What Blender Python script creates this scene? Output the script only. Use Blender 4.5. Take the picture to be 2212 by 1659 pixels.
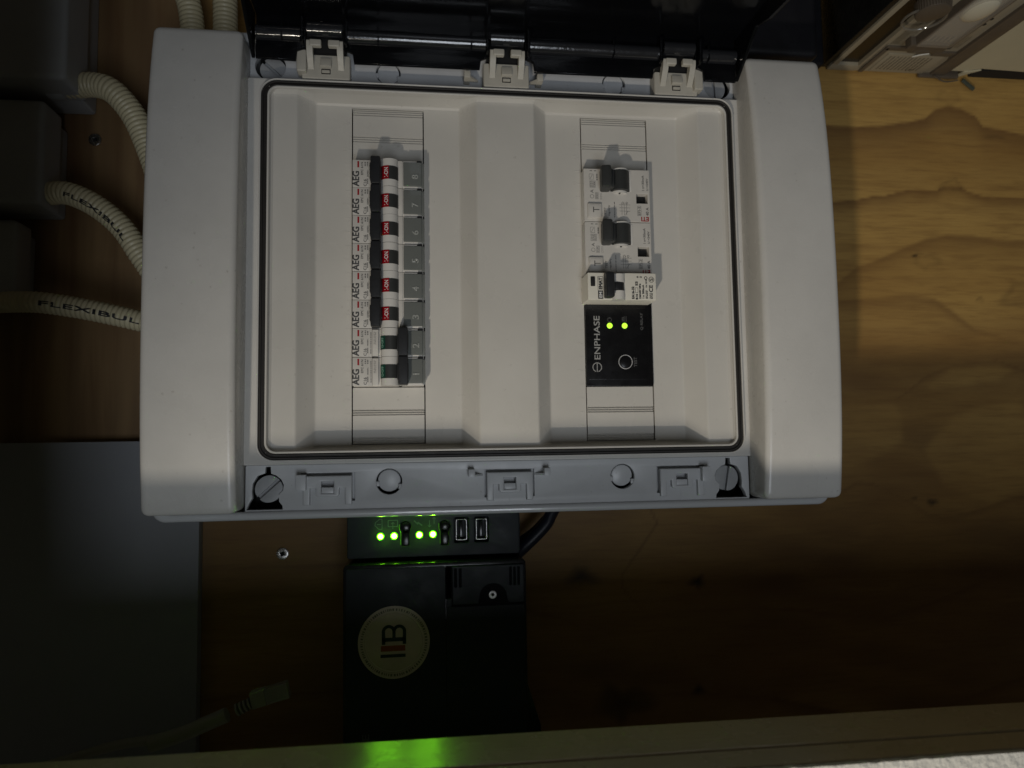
import bpy, bmesh, math, random
import numpy as np
from mathutils import Matrix, Vector, noise as mnoise
random.seed(4)
S = 0.001
for o in list(bpy.data.objects): bpy.data.objects.remove(o)
sc = bpy.context.scene
col = sc.collection
# Local frame used everywhere, in millimetres:  u = right, v = up, w = out of the back wall towards the viewer
def W(u, v, w): return Vector((u, -w, v)) * S

# ------------------------------------------------------------------ camera
RM = [[0.9918258780169183, -0.01524705572033204, 0.12668447019200943],
      [0.005756093491683093, 0.9971707543581262, 0.07494900960359958],
      [-0.1274688004324354, -0.07360715960221904, 0.9891075224522405]]
cam = bpy.data.cameras.new('camera'); camo = bpy.data.objects.new('camera', cam); col.objects.link(camo)
ax = [Vector((r[0], -r[2], r[1])) for r in RM]
camo.matrix_world = Matrix([[ax[0][i], ax[1][i], ax[2][i], W(-56.7, -105.5, 541.75)[i]] for i in range(3)] + [[0, 0, 0, 1]])
cam.sensor_width = 36; cam.lens = 1580 / 2212 * 36
cam.clip_start = 0.01; cam.clip_end = 20
cam.dof.use_dof = True; cam.dof.focus_distance = 0.452; cam.dof.aperture_fstop = 8
sc.camera = camo
# ------------------------------------------------------------------ world, lamps, exposure
wd = bpy.data.worlds.new('World'); sc.world = wd; wd.use_nodes = True
wd.node_tree.nodes['Background'].inputs[0].default_value = (1, 0.94, 0.80, 1)
wd.node_tree.nodes['Background'].inputs[1].default_value = 0.025
def aim(o, loc, tgt):
    o.location = W(*loc)
    o.rotation_euler = (W(*tgt) - W(*loc)).to_track_quat('-Z', 'Y').to_euler()
l = bpy.data.lights.new('room_lamp', 'SPOT'); l.energy = 11.8; l.color = (1, .905, .76); l.shadow_soft_size = 0.017
l.spot_size = math.radians(58); l.spot_blend = 1.0
lo = bpy.data.objects.new('room_lamp', l); col.objects.link(lo); aim(lo, (-262, -600, 700), (90, -175, 60))
l = bpy.data.lights.new('room_window_light', 'AREA'); l.energy = 5.3; l.color = (.86, .92, 1); l.shape = 'RECTANGLE'; l.size = .40; l.size_y = .80
lo = bpy.data.objects.new('room_window_light', l); col.objects.link(lo); aim(lo, (60, -750, 1500), (-20, -90, 60))
sc.view_settings.view_transform = 'Standard'; sc.view_settings.look = 'None'
sc.view_settings.exposure = 0; sc.view_settings.gamma = 1; sc.view_settings.use_curve_mapping = False

# ------------------------------------------------------------------ materials
MATS = {}
def N(nt, typ, **kw):
    n = nt.nodes.new(typ)
    for k, v in kw.items(): setattr(n, k, v)
    return n
def mat(name, c, rough=.45, metal=0, bump=0, bscale=600, var=0.0, vscale=30, spec=.5, coat=0, emit=None, es=0, alpha=1, trans=0, ior=1.45, rvar=.06, specks=0):
    if name in MATS: return MATS[name]
    m = bpy.data.materials.new(name); m.use_nodes = True; nt = m.node_tree; b = nt.nodes['Principled BSDF']; L = nt.links
    b.inputs['Base Color'].default_value = (*c, 1); b.inputs['Roughness'].default_value = rough
    b.inputs['Metallic'].default_value = metal; b.inputs['Specular IOR Level'].default_value = spec
    b.inputs['Coat Weight'].default_value = coat; b.inputs['Coat Roughness'].default_value = .08
    b.inputs['IOR'].default_value = ior; b.inputs['Alpha'].default_value = alpha; b.inputs['Transmission Weight'].default_value = trans
    if emit: b.inputs['Emission Color'].default_value = (*emit, 1); b.inputs['Emission Strength'].default_value = es
    geo = N(nt, 'ShaderNodeNewGeometry')
    if var:
        n = N(nt, 'ShaderNodeTexNoise'); n.inputs['Scale'].default_value = vscale; n.inputs['Detail'].default_value = 6; n.inputs['Roughness'].default_value = .65
        L.new(geo.outputs['Position'], n.inputs['Vector'])
        r = N(nt, 'ShaderNodeMapRange'); r.inputs[1].default_value = .3; r.inputs[2].default_value = .7; r.inputs[3].default_value = 1 - var; r.inputs[4].default_value = 1 + var * .5
        L.new(n.outputs[0], r.inputs[0])
        mx = N(nt, 'ShaderNodeMix', data_type='RGBA', blend_type='MULTIPLY'); mx.inputs[0].default_value = 1; mx.inputs[6].default_value = (*c, 1)
        L.new(r.outputs[0], mx.inputs[7]); L.new(mx.outputs[2], b.inputs['Base Color'])
        r2 = N(nt, 'ShaderNodeMapRange'); r2.inputs[1].default_value = .3; r2.inputs[2].default_value = .7; r2.inputs[3].default_value = max(0.02, rough - rvar); r2.inputs[4].default_value = rough + rvar
        n2 = N(nt, 'ShaderNodeTexNoise'); n2.inputs['Scale'].default_value = vscale * 2.3; n2.inputs['Detail'].default_value = 5
        L.new(geo.outputs['Position'], n2.inputs['Vector']); L.new(n2.outputs[0], r2.inputs[0]); L.new(r2.outputs[0], b.inputs['Roughness'])
    if specks:
        vo = N(nt, 'ShaderNodeTexVoronoi'); vo.inputs['Scale'].default_value = 150; vo.inputs['Randomness'].default_value = 1
        nd = N(nt, 'ShaderNodeTexNoise'); nd.inputs['Scale'].default_value = 700; nd.inputs['Detail'].default_value = 4
        ad = N(nt, 'ShaderNodeVectorMath', operation='MULTIPLY_ADD'); ad.inputs[1].default_value = (.004,) * 3; L.new(nd.outputs['Color'], ad.inputs[0]); L.new(geo.outputs['Position'], ad.inputs[2]); L.new(ad.outputs[0], vo.inputs['Vector'])
        ng = N(nt, 'ShaderNodeTexNoise'); ng.inputs['Scale'].default_value = 22; L.new(geo.outputs['Position'], ng.inputs['Vector'])
        th = N(nt, 'ShaderNodeMath', operation='MULTIPLY_ADD'); th.inputs[1].default_value = .26; th.inputs[2].default_value = -.075; L.new(ng.outputs[0], th.inputs[0])
        lt = N(nt, 'ShaderNodeMath', operation='LESS_THAN'); L.new(vo.outputs['Distance'], lt.inputs[0]); L.new(th.outputs[0], lt.inputs[1])
        sc2 = N(nt, 'ShaderNodeMath', operation='MULTIPLY'); sc2.inputs[1].default_value = specks; L.new(lt.outputs[0], sc2.inputs[0])
        m2 = N(nt, 'ShaderNodeMix', data_type='RGBA'); m2.inputs[7].default_value = (.20, .17, .13, 1); L.new(sc2.outputs[0], m2.inputs[0])
        src = b.inputs['Base Color'].links[0].from_socket; L.new(src, m2.inputs[6]); L.new(m2.outputs[2], b.inputs['Base Color'])
    if bump:
        n3 = N(nt, 'ShaderNodeTexNoise'); n3.inputs['Scale'].default_value = bscale; n3.inputs['Detail'].default_value = 3
        bp = N(nt, 'ShaderNodeBump'); bp.inputs['Strength'].default_value = bump; bp.inputs['Distance'].default_value = .0004
        L.new(geo.outputs['Position'], n3.inputs['Vector']); L.new(n3.outputs[0], bp.inputs['Height']); L.new(bp.outputs[0], b.inputs['Normal'])
    MATS[name] = m; return m
PL = mat('enclosure_plastic', (.60, .585, .55), .27, bump=.10, bscale=900, var=.09, vscale=14, rvar=.10, specks=.5)
PLI = mat('inner_cover_plastic', (.585, .565, .52), .33, bump=.06, bscale=900, var=.07, vscale=12, rvar=.10, specks=.35)
PLB = mat('base_plastic', (.56, .57, .58), .33, bump=.05, var=.09, vscale=25, specks=.5)
PLL = mat('lip_plastic', (.56, .57, .58), .25, coat=.8)
PLH = mat('hinge_plastic', (.50, .475, .41), .42, bump=.1, var=.10, vscale=120)
RUB = mat('gasket_rubber', (.022, .020, .018), .55, bump=.15, var=.2, vscale=60)
SMOKE = None
BRK = mat('breaker_plastic', (.60, .575, .53), .40, bump=.08, var=.05, vscale=90)
BRW = mat('breaker_drum_plastic', (.66, .64, .60), .38, var=.04, vscale=90)
BLK = mat('black_lever_plastic', (.018, .019, .021), .42, bump=.15, var=.12, vscale=200)
DGR = mat('dark_grey_plastic', (.035, .037, .036), .45, bump=.1, var=.1, vscale=150)
LENS = mat('window_lens', (.155, .165, .155), .22, var=.05, vscale=90, coat=.4)
GLINT = mat('embossed_digit_glint', (.33, .34, .32), .10, coat=1, spec=1)  # paler than the lens, so the colour carries the digits' glints
RED = mat('red_print', (.32, .010, .014), .45)
REDP = mat('red_band', (.30, .004, .010), .35)
GRN = mat('green_band', (.008, .055, .036), .35)
WHP = mat('white_print', (.72, .72, .70), .5)
GRP = mat('grey_print', (.07, .07, .07), .55)
MGP = mat('pale_grey_print', (.14, .137, .13), .55)
BKP = mat('black_print', (.03, .03, .032), .5)
DRK = mat('recess_dark', (.012, .012, .012), .7)
SHD = mat('recess_plastic', (.30, .30, .29), .5)
RLB = mat('relay_black', (.0065, .0065, .0075), .28, bump=.05, var=.12, vscale=60)
GWB = mat('gateway_plastic', (.015, .019, .025), .52, bump=.12, bscale=1500, var=.12, vscale=50, spec=.4)
GWD = mat('gateway_gloss', (.008, .009, .011), .20, var=.08, vscale=50)
MET = mat('screw_steel', (.55, .54, .52), .28, metal=1, var=.2, vscale=400)
CAP = mat('grey_cap_plastic', (.36, .37, .38), .38, bump=.1, var=.10, vscale=150)
LED = mat('led_halo_green', (.1, .5, .02), .3, emit=(.10, .85, .004), es=1.0)  # dim green glow standing in for the halo round each lamp core
LEDR = mat('relay_led_lens', (.4, .8, .1), .3, emit=(.46, 1, .03), es=1.3)
LEDC = mat('led_core', (.8, 1, .5), .3, emit=(.24, 1, .012), es=200)
CON = mat('conduit_plastic', (.55, .49, .32), .42, var=.06, vscale=60)
JBX = mat('junction_box_plastic', (.34, .35, .36), .42, bump=.2, var=.08, vscale=30)
PAN = mat('laminate_grey', (.31, .32, .345), .45, spec=.3, bump=.05, var=.08, vscale=12)
JMB = mat('painted_door_frame', (.42, .345, .21), .26, spec=1, var=.10, vscale=18, rvar=.05)
STK = mat('sticker_cream', (.56, .46, .37), .40, var=.08, vscale=90)
ORG = mat('orange_print', (.30, .07, .018), .5)
NVP = mat('sticker_dark_print', (.012, .035, .030), .5)
CLR = mat('clear_cover_plastic', (.62, .58, .50), .12, alpha=.30, coat=.6)
MTR = mat('meter_plastic', (.33, .29, .21), .40, bump=.15, var=.08, vscale=40)
MTD = mat('meter_dark_window', (.016, .011, .006), .25)
MTG = mat('meter_grey_rail', (.11, .09, .068), .35, var=.15, vscale=60)
CRM = mat('cream_box_plastic', (.52, .475, .33), .40, var=.05, vscale=30)
BLC = mat('black_cable_rubber', (.010, .012, .022), .40)
LAN = mat('network_cable_grey', (.30, .29, .23), .45)
LANC = mat('clear_plug', (.40, .40, .36), .15, alpha=.55, coat=.5)
def smoke():
    m = mat('smoked_lid_plastic', (.007, .0075, .009), .14, bump=.03, bscale=300, var=.2, vscale=40)
    nt = m.node_tree; b = nt.nodes['Principled BSDF']; out = nt.nodes['Material Output']
    t = N(nt, 'ShaderNodeBsdfTransparent'); t.inputs[0].default_value = (.17, .18, .20, 1)
    mx = N(nt, 'ShaderNodeMixShader'); mx.inputs[0].default_value = .62
    nt.links.new(t.outputs[0], mx.inputs[1]); nt.links.new(b.outputs[0], mx.inputs[2]); nt.links.new(mx.outputs[0], out.inputs[0])
    return m
SMOKE = smoke()
# brushed streaks along the painted frame
def jamb_bump():
    nt = JMB.node_tree; b = nt.nodes['Principled BSDF']
    g = N(nt, 'ShaderNodeNewGeometry'); mp = N(nt, 'ShaderNodeMapping'); mp.inputs['Scale'].default_value = (18, 160, 160)
    n = N(nt, 'ShaderNodeTexNoise'); n.inputs['Scale'].default_value = 4; n.inputs['Detail'].default_value = 4
    bp = N(nt, 'ShaderNodeBump'); bp.inputs['Strength'].default_value = .35; bp.inputs['Distance'].default_value = .0006
    nt.links.new(g.outputs['Position'], mp.inputs[0]); nt.links.new(mp.outputs[0], n.inputs['Vector']); nt.links.new(n.outputs[0], bp.inputs['Height']); nt.links.new(bp.outputs[0], b.inputs['Normal'])
jamb_bump()
PLS = mat('rough_plaster', (.66, .64, .57), .85, bump=1.0, bscale=420, var=.12, vscale=160)
PLS.node_tree.nodes['Bump'].inputs['Distance'].default_value = .0016

# ------------------------------------------------------------------ mesh helpers
class MB:
    def __init__(s): s.v = []; s.f = []
    def add_bm(s, bm, M=None):
        n = len(s.v); bm.verts.index_update()
        for x in bm.verts:
            c = x.co if M is None else M @ x.co
            s.v.append((c.x, c.y, c.z))
        for f in bm.faces: s.f.append([n + q.index for q in f.verts])
        bm.free(); return s
    def box(s, u0, u1, v0, v1, w0, w1, bev=0, seg=2, rot=None, cuts=None):
        bm = bmesh.new(); bmesh.ops.create_cube(bm, size=1)
        for x in bm.verts: x.co = Vector((x.co.x * (u1 - u0), x.co.y * (v1 - v0), x.co.z * (w1 - w0)))
        if bev: bmesh.ops.bevel(bm, geom=list(bm.edges), offset=bev, segments=seg, profile=.6, affect='EDGES')
        M = Matrix.Translation(((u0 + u1) / 2, (v0 + v1) / 2, (w0 + w1) / 2))
        if rot: M = M @ Matrix.Rotation(math.radians(rot[1]), 4, rot[0])
        return s.add_bm(bm, M)
    def cyl(s, c, axis, r, h, n=32, bev=0, r2=None, M=None):
        # centred cylinder of length h about axis
        bm = bmesh.new(); bmesh.ops.create_cone(bm, cap_ends=True, segments=n, radius1=r, radius2=r if r2 is None else r2, depth=h)
        if bev:
            es = [e for e in bm.edges if abs(e.verts[0].co.z - e.verts[1].co.z) < 1e-6]
            bmesh.ops.bevel(bm, geom=es, offset=bev, segments=2, profile=.5, affect='EDGES')
        R = {'w': Matrix.Identity(4), 'u': Matrix.Rotation(math.pi / 2, 4, 'Y'), 'v': Matrix.Rotation(-math.pi / 2, 4, 'X')}[axis]
        MM = Matrix.Translation(c) @ R
        if M is not None: MM = Matrix.Translation(c) @ M @ R
        return s.add_bm(bm, MM)
    def prism(s, pts, axis, a, b):
        # pts are (u,v) for axis w, (v,w) for axis u, (u,w) for axis v
        n = len(s.v); k = len(pts)
        for t in (a, b):
            for p, q in pts: s.v.append({'w': (p, q, t), 'u': (t, p, q), 'v': (p, t, q)}[axis])
        s.f.append(list(range(n, n + k))[::-1]); s.f.append(list(range(n + k, n + 2 * k)))
        for i in range(k): s.f.append([n + i, n + (i + 1) % k, n + k + (i + 1) % k, n + k + i])
        return s
    def quad(s, a, b, c, d):
        n = len(s.v); s.v += [a, b, c, d]; s.f.append([n, n + 1, n + 2, n + 3]); return s
    def plate(s, outer, holes, w0, w1, bev=.3, seg=2):
        cu = bpy.data.curves.new('x', 'CURVE'); cu.dimensions = '2D'; cu.fill_mode = 'BOTH'
        for pts in [outer] + list(holes):
            sp = cu.splines.new('POLY'); sp.points.add(len(pts) - 1); sp.use_cyclic_u = True
            for i, p in enumerate(pts): sp.points[i].co = (p[0], p[1], 0, 1)
        h = (w1 - w0) / 2; bev = min(bev, h * .9)
        cu.extrude = h - bev; cu.bevel_depth = bev; cu.bevel_resolution = seg; cu.offset = -bev
        o = bpy.data.objects.new('x', cu); me = bpy.data.meshes.new_from_object(o)
        n = len(s.v)
        for x in me.vertices: s.v.append((x.co.x, x.co.y, x.co.z + (w0 + w1) / 2))
        for f in me.polygons: s.f.append([n + q for q in f.vertices])
        bpy.data.objects.remove(o); bpy.data.curves.remove(cu); bpy.data.meshes.remove(me)
        return s
    def tube(s, path, rad, n=16, cap=True):
        # path in mm, rad a number or a list
        P = [Vector(p) for p in path]; k = len(P)
        if not hasattr(rad, '__len__'): rad = [rad] * k
        t = (P[1] - P[0]).normalized(); nr = t.orthogonal().normalized(); base = len(s.v)
        for i in range(k):
            t2 = (P[min(i + 1, k - 1)] - P[max(i - 1, 0)]).normalized()
            nr = (nr - t2 * nr.dot(t2)).normalized(); bn = t2.cross(nr)
            for j in range(n):
                a = 2 * math.pi * j / n; c = P[i] + (nr * math.cos(a) + bn * math.sin(a)) * rad[i]; s.v.append(tuple(c))
        for i in range(k - 1):
            for j in range(n):
                a = base + i * n + j; b = base + i * n + (j + 1) % n; s.f.append([a, b, b + n, a + n])
        if cap: s.f.append([base + j for j in range(n)][::-1]); s.f.append([base + (k - 1) * n + j for j in range(n)])
        return s
    def mesh(s, name, m, smooth=35):
        me = bpy.data.meshes.new(name)
        me.from_pydata([(a * S, -c * S, b * S) for a, b, c in s.v], [], s.f); me.update()
        bm = bmesh.new(); bm.from_mesh(me); bmesh.ops.remove_doubles(bm, verts=bm.verts, dist=2e-6); bmesh.ops.recalc_face_normals(bm, faces=bm.faces); bm.to_mesh(me); bm.free()
        me.materials.append(m)
        if smooth:
            me.shade_smooth(); me.set_sharp_from_angle(angle=math.radians(smooth))
        return me
    def build(s, name, m, parent=None, smooth=35): return link(name, s.mesh(name, m, smooth), parent)
def link(name, me, parent=None):
    o = bpy.data.objects.new(name, me); col.objects.link(o)
    if parent: o.parent = parent
    return o
def tag(o, label=None, cat=None, group=None, kind=None):
    if label: o['label'] = label
    if cat: o['category'] = cat
    if group: o['group'] = group
    if kind: o['kind'] = kind
    return o
def thing(name, loc, label, cat, group=None):
    o = bpy.data.objects.new(name, None); col.objects.link(o); o.location = W(*loc); o.empty_display_size = .01
    return tag(o, label, cat, group)
def rrect(u0, u1, v0, v1, r, n=8):
    pts = []
    for cx, cy, a0 in ((u1 - r, v1 - r, 0), (u0 + r, v1 - r, 90), (u0 + r, v0 + r, 180), (u1 - r, v0 + r, 270)):
        for i in range(n + 1):
            a = math.radians(a0 + 90 * i / n); pts.append((cx + r * math.cos(a), cy + r * math.sin(a)))
    return pts
def circ(u, v, r, n=40, a0=0, a1=360):
    k = n if a1 - a0 >= 360 else n + 1
    return [(u + r * math.cos(math.radians(a0 + (a1 - a0) * i / n)), v + r * math.sin(math.radians(a0 + (a1 - a0) * i / n))) for i in range(k)]
TC = {}
def text_pts(t, ext, bev):
    key = (t, ext, bev)
    if key not in TC:
        cu = bpy.data.curves.new('t', 'FONT'); cu.body = t; cu.size = 10; cu.resolution_u = 4; cu.extrude = ext; cu.bevel_depth = bev; cu.space_character = 1.0
        o = bpy.data.objects.new('t', cu); me = bpy.data.meshes.new_from_object(o)
        vs = [tuple(x.co) for x in me.vertices]; fs = [list(f.vertices) for f in me.polygons]
        bpy.data.objects.remove(o); bpy.data.curves.remove(cu); bpy.data.meshes.remove(me); TC[key] = (vs, fs)
    return TC[key]
def text(mb, t, u, v, w, length, height, bold=0.0, ext=0, bev=0, plane='w', rot=90, ew=1.0):
    """lettering centred on (u,v,w), reading upwards when rot=90; fitted to length x height (mm)"""
    vs, fs = text_pts(t, ext, bev)
    xs = [p[0] for p in vs]; ys = [p[1] for p in vs]; x0, x1, y0, y1 = min(xs), max(xs), min(ys), max(ys)
    sx = length / max(x1 - x0, .01); sy = height / max(y1 - y0, .01)
    offs = [(0, 0)] if not bold else [(0, 0), (bold, 0), (0, bold), (bold, bold)]
    for k, (ox, oy) in enumerate(offs):
        n = len(mb.v)
        for x, y, z in vs:
            a = (x - (x0 + x1) / 2) * sx + ox - (bold / 2); b = (y - (y0 + y1) / 2) * sy + oy - (bold / 2); z = z * ew - k * .004
            if plane == 'w':
                if rot == 90: mb.v.append((u - b, v + a, w + z))
                elif rot == 180: mb.v.append((u - a, v - b, w + z))
                elif rot == -90: mb.v.append((u + b, v - a, w + z))
                else: mb.v.append((u + a, v + b, w + z))
            else:  # on a face that looks down (-v): reading towards +w
                mb.v.append((u - b, v - z, w + a) if rot == 90 else (u + a, v - z, w - b))
        for f in fs: mb.f.append([n + q for q in f])
    return mb
def micro(mb, u0, u1, v0, v1, w, lines, rot=90, fill=.55, rnd=None, plane='w'):
    """rows of tiny printed strokes, too small to read"""
    rnd = rnd or random
    for i in range(lines):
        if rot == 90:
            a = u0 + (u1 - u0) * (i + .5) / lines; th = (u1 - u0) / lines * fill / 2; p = v0
            while p < v1:
                q = min(v1, p + rnd.uniform(.25, 1.3))
                if plane == 'w': mb.quad((a - th, p, w), (a + th, p, w), (a + th, q, w), (a - th, q, w))
                else: mb.quad((a - th, w, p), (a + th, w, p), (a + th, w, q), (a - th, w, q))
                p = q + rnd.uniform(.12, .45)
        else:
            a = v0 + (v1 - v0) * (i + .5) / lines; th = (v1 - v0) / lines * fill / 2; p = u0
            while p < u1:
                q = min(u1, p + rnd.uniform(.25, 1.3)); mb.quad((p, a - th, w), (q, a - th, w), (q, a + th, w), (p, a + th, w)); p = q + rnd.uniform(.12, .45)
    return mb
def ring2(mb, u, v, w, r0, r1, a0=0, a1=360, n=48):
    for i in range(n):
        a = math.radians(a0 + (a1 - a0) * i / n); b = math.radians(a0 + (a1 - a0) * (i + 1) / n)
        mb.quad((u + r0 * math.cos(a), v + r0 * math.sin(a), w), (u + r1 * math.cos(a), v + r1 * math.sin(a), w), (u + r1 * math.cos(b), v + r1 * math.sin(b), w), (u + r0 * math.cos(b), v + r0 * math.sin(b), w))
    return mb
def line2(mb, p, q, th, w):
    a = Vector(p); b = Vector(q); d = (b - a).normalized(); n = Vector((-d.y, d.x)) * th / 2
    mb.quad((a.x + n.x, a.y + n.y, w), (b.x + n.x, b.y + n.y, w), (b.x - n.x, b.y - n.y, w), (a.x - n.x, a.y - n.y, w)); return mb

# ================================================================== SETTING
# back wall: one softwood plywood sheet; its figure (growth bands, knots, painted lower shade) is a colour attribute on a fine mesh
U0, U1, V0, V1, ST = -460, 560, -460, 360, 2.0
nu, nv = int((U1 - U0) / ST) + 1, int((V1 - V0) / ST) + 1
uu = np.linspace(U0, U1, nu); vv = np.linspace(V0, V1, nv); GU, GV = np.meshgrid(uu, vv)
rng = np.random.RandomState(3)
def wob(U, V, sc_, amp, seed):
    r = np.random.RandomState(seed); z = np.zeros_like(U)
    for k in range(7):
        a = r.uniform(-1, 1, 2) * sc_ * (1 + k * .6); z += np.sin(U * a[0] * .5 + V * a[1] + r.uniform(0, 6.28)) / (1 + k * .6)
    return z * amp
bands = [  # edge polyline (u,v), fade length mm, strength
    ([(230, 141), (279, 143.3), (302, 145), (327, 147.7), (350, 151.2), (363, 155.2), (372.5, 163.3), (384, 166.3), (396, 165.2), (409, 159.7), (415.5, 151.3), (428, 149.3), (441, 147.2), (452, 145), (560, 138)], 26, .95, 2.2),
    ([(230, 80), (283, 82), (299, 84.9), (313, 88.3), (323, 88.1), (347, 92.9), (355, 91.1), (370, 91.9), (377, 97), (390, 97), (398.7, 92.3), (415, 88.9), (448, 88.1), (560, 84)], 8, .95, 1.2),
    ([(230, 5), (280, 16), (296, 28), (310, 34), (326, 41), (339, 47), (358, 53), (376, 56), (398, 54.7), (421, 52.7), (445, 52.3), (560, 50)], 11, .85, 3),
    ([(230, 5), (294, 1.3), (333, 4.9), (362, 1.9), (378, -9.5), (396, -22.5), (416, -27.4), (439, -34), (560, -60)], 12, .85, 5),
    ([(230, -80), (279, -80), (322, -78), (340, -66), (350, -60), (372, -52), (414, -48), (432, -54), (560, -80)], 14, .95, 3),
    ([(230, -148), (274, -150), (286, -145), (300, -146), (313, -152), (331, -161), (346, -171), (362, -173.6), (378, -172), (420, -160), (560, -150)], 12, 1.0, 3),
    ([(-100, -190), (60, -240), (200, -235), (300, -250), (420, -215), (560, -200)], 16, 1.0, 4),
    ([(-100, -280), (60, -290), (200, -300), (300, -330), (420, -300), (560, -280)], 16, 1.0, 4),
    ([(150, 215), (300, 208), (420, 214), (560, 206)], 10, .4, 6),
]
D = np.zeros_like(GU); wv = wob(GU, GV, .05, .9, 11) + wob(GU, GV, .35, .25, 4)
for pts, fade, st, soft in bands:
    e = np.interp(GU, [p[0] for p in pts], [p[1] for p in pts]); d = e - (GV + wv)
    D = np.maximum(D, np.clip(d / soft + .5, 0, 1) * np.exp(-np.maximum(d, 0) / fade) * st)
def inpoly(U, V, poly):
    ins = np.zeros(U.shape, bool)
    for i in range(len(poly)):
        (x1, y1), (x2, y2) = poly[i], poly[(i + 1) % len(poly)]
        c = ((y1 > V) != (y2 > V)) & (U < (x2 - x1) * (V - y1) / (y2 - y1 + 1e-9) + x1); ins ^= c
    return ins
def blur(A, k):
    for _ in range(k):
        A = (A + np.roll(A, 1, 0) + np.roll(A, -1, 0) + np.roll(A, 1, 1) + np.roll(A, -1, 1)) / 5
    return A
LT = np.zeros_like(GU)
for poly in ([(200, -83), (279, -83), (322.6, -79.6), (327, -94), (327, -112.7), (304, -127), (276.5, -132), (200, -132)],
             [(350, -67.4), (372.5, -55), (414, -51), (426, -54), (413, -64), (385, -68), (352.6, -70)],
             [(370, -95), (430, -80), (450, -110), (440, -150), (400, -165), (360, -150), (345, -120)]):
    LT = np.maximum(LT, blur(inpoly(GU + wv, GV + wob(GU, GV, .2, .8, 8), poly).astype(float), 2))
D = D * (1 - .5 * LT)
lowshade = np.clip((0 - GV) / 45, 0, 1) * (.55 + wob(GU, GV, .035, .10, 31) + .22 * np.abs(wob(GU, GV * 1.6, .06, .5, 41))) * (1 - .5 * LT); D = np.maximum(D, lowshade)  # shade on the lower wall painted into the plywood colour
# the thin dark line that wanders down below the enclosure
F = [(115.4, -150), (117, -160), (122.4, -171.4), (107.4, -191.7), (94.4, -208.3), (94.1, -218.5), (102.7, -229.1), (127.1, -254.0), (137.1, -278.2), (140, -300)]
def segdist(U, V, pts):
    d = np.full(U.shape, 1e9)
    for (x1, y1), (x2, y2) in zip(pts[:-1], pts[1:]):
        t = np.clip(((U - x1) * (x2 - x1) + (V - y1) * (y2 - y1)) / ((x2 - x1) ** 2 + (y2 - y1) ** 2), 0, 1)
        d = np.minimum(d, np.hypot(U - x1 - t * (x2 - x1), V - y1 - t * (y2 - y1)))
    return d
D = np.maximum(D, .8 * np.exp(-(segdist(GU, GV, F) / 1.8) ** 2)); D = np.maximum(D, .45 * np.exp(-(segdist(GU, GV, [(150, -150), (155, -165), (140, -190), (138, -215)]) / 4) ** 2))
K = np.zeros_like(GU)
for (ku, kv, ra, rb, st, core) in [(386, 173, 14, 7, .30, .2), (384, 98, 12, 6, .45, .1), (347, 38, 3, 1.6, 1.0, 1), (356, 34, 14, 7, .30, 0), (403, 2.3, 3.5, 2.5, .6, .3), (440, 6, 18, 13, .5, .2),
                                   (429, 141, 14, 1.5, .5, .3), (349.5, -161.7, 6, 3, .95, .9), (62.6, -208.8, 13, 8, .85, 1), (152.6, -216.4, 7, 5, 1, 1), (91.9, -302, 24, 12, .9, .8), (150.9, -296, 5, 4, .9, 1), (335, -158, 3, 1, .8, .8)]:
    a = np.arctan2(GV - kv, GU - ku); r = np.hypot((GU - ku) / ra, (GV - kv) / rb) * (1 + .18 * np.sin(3 * a + ku) + .12 * np.sin(5 * a))
    K = np.maximum(K, st * np.clip(1.15 - r, 0, 1) * (core + (1 - core) * np.exp(-((r - .75) / .22) ** 2) * 1.3))
vm = np.clip((-195 - GU) / 25, 0, 1)
# knot relief and slight hollow
nverts = nu * nv; co = np.zeros((nverts, 3), np.float32); rel = wob(GU, GV, .04, .05, 21) - K * .25
co[:, 0] = GU.ravel() * S; co[:, 1] = -(rel.ravel()) * S; co[:, 2] = GV.ravel() * S
me = bpy.data.meshes.new('plywood_wall'); me.vertices.add(nverts); me.vertices.foreach_set('co', co.ravel())
i = np.arange(nu * nv).reshape(nv, nu); q = np.stack([i[:-1, :-1], i[:-1, 1:], i[1:, 1:], i[1:, :-1]], -1).reshape(-1, 4); nf = len(q)
me.loops.add(nf * 4); me.loops.foreach_set('vertex_index', q.ravel().astype(np.int32)); me.polygons.add(nf)
me.polygons.foreach_set('loop_start', (np.arange(nf) * 4).astype(np.int32)); me.polygons.foreach_set('loop_total', np.full(nf, 4, np.int32)); me.update(); me.validate()
at_ = me.color_attributes.new('figure_shade', 'FLOAT_COLOR', 'POINT'); cl = np.ones((nverts, 4), np.float32); cl[:, 0] = D.ravel(); cl[:, 1] = vm.ravel(); cl[:, 2] = K.ravel(); at_.data.foreach_set('color', cl.ravel())
me.shade_smooth()
wm = bpy.data.materials.new('plywood'); wm.use_nodes = True; nt = wm.node_tree; b = nt.nodes['Principled BSDF']; L = nt.links
at = N(nt, 'ShaderNodeAttribute', attribute_name='figure_shade'); sp = N(nt, 'ShaderNodeSeparateColor'); L.new(at.outputs['Color'], sp.inputs[0])
geo = N(nt, 'ShaderNodeNewGeometry')
def grain(scale, detail, sc4):
    mp = N(nt, 'ShaderNodeMapping'); mp.inputs['Scale'].default_value = scale; L.new(geo.outputs['Position'], mp.inputs[0])
    n = N(nt, 'ShaderNodeTexNoise'); n.inputs['Scale'].default_value = sc4; n.inputs['Detail'].default_value = detail; n.inputs['Roughness'].default_value = .6; n.inputs['Distortion'].default_value = .4
    L.new(mp.outputs[0], n.inputs['Vector']); return n
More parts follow.
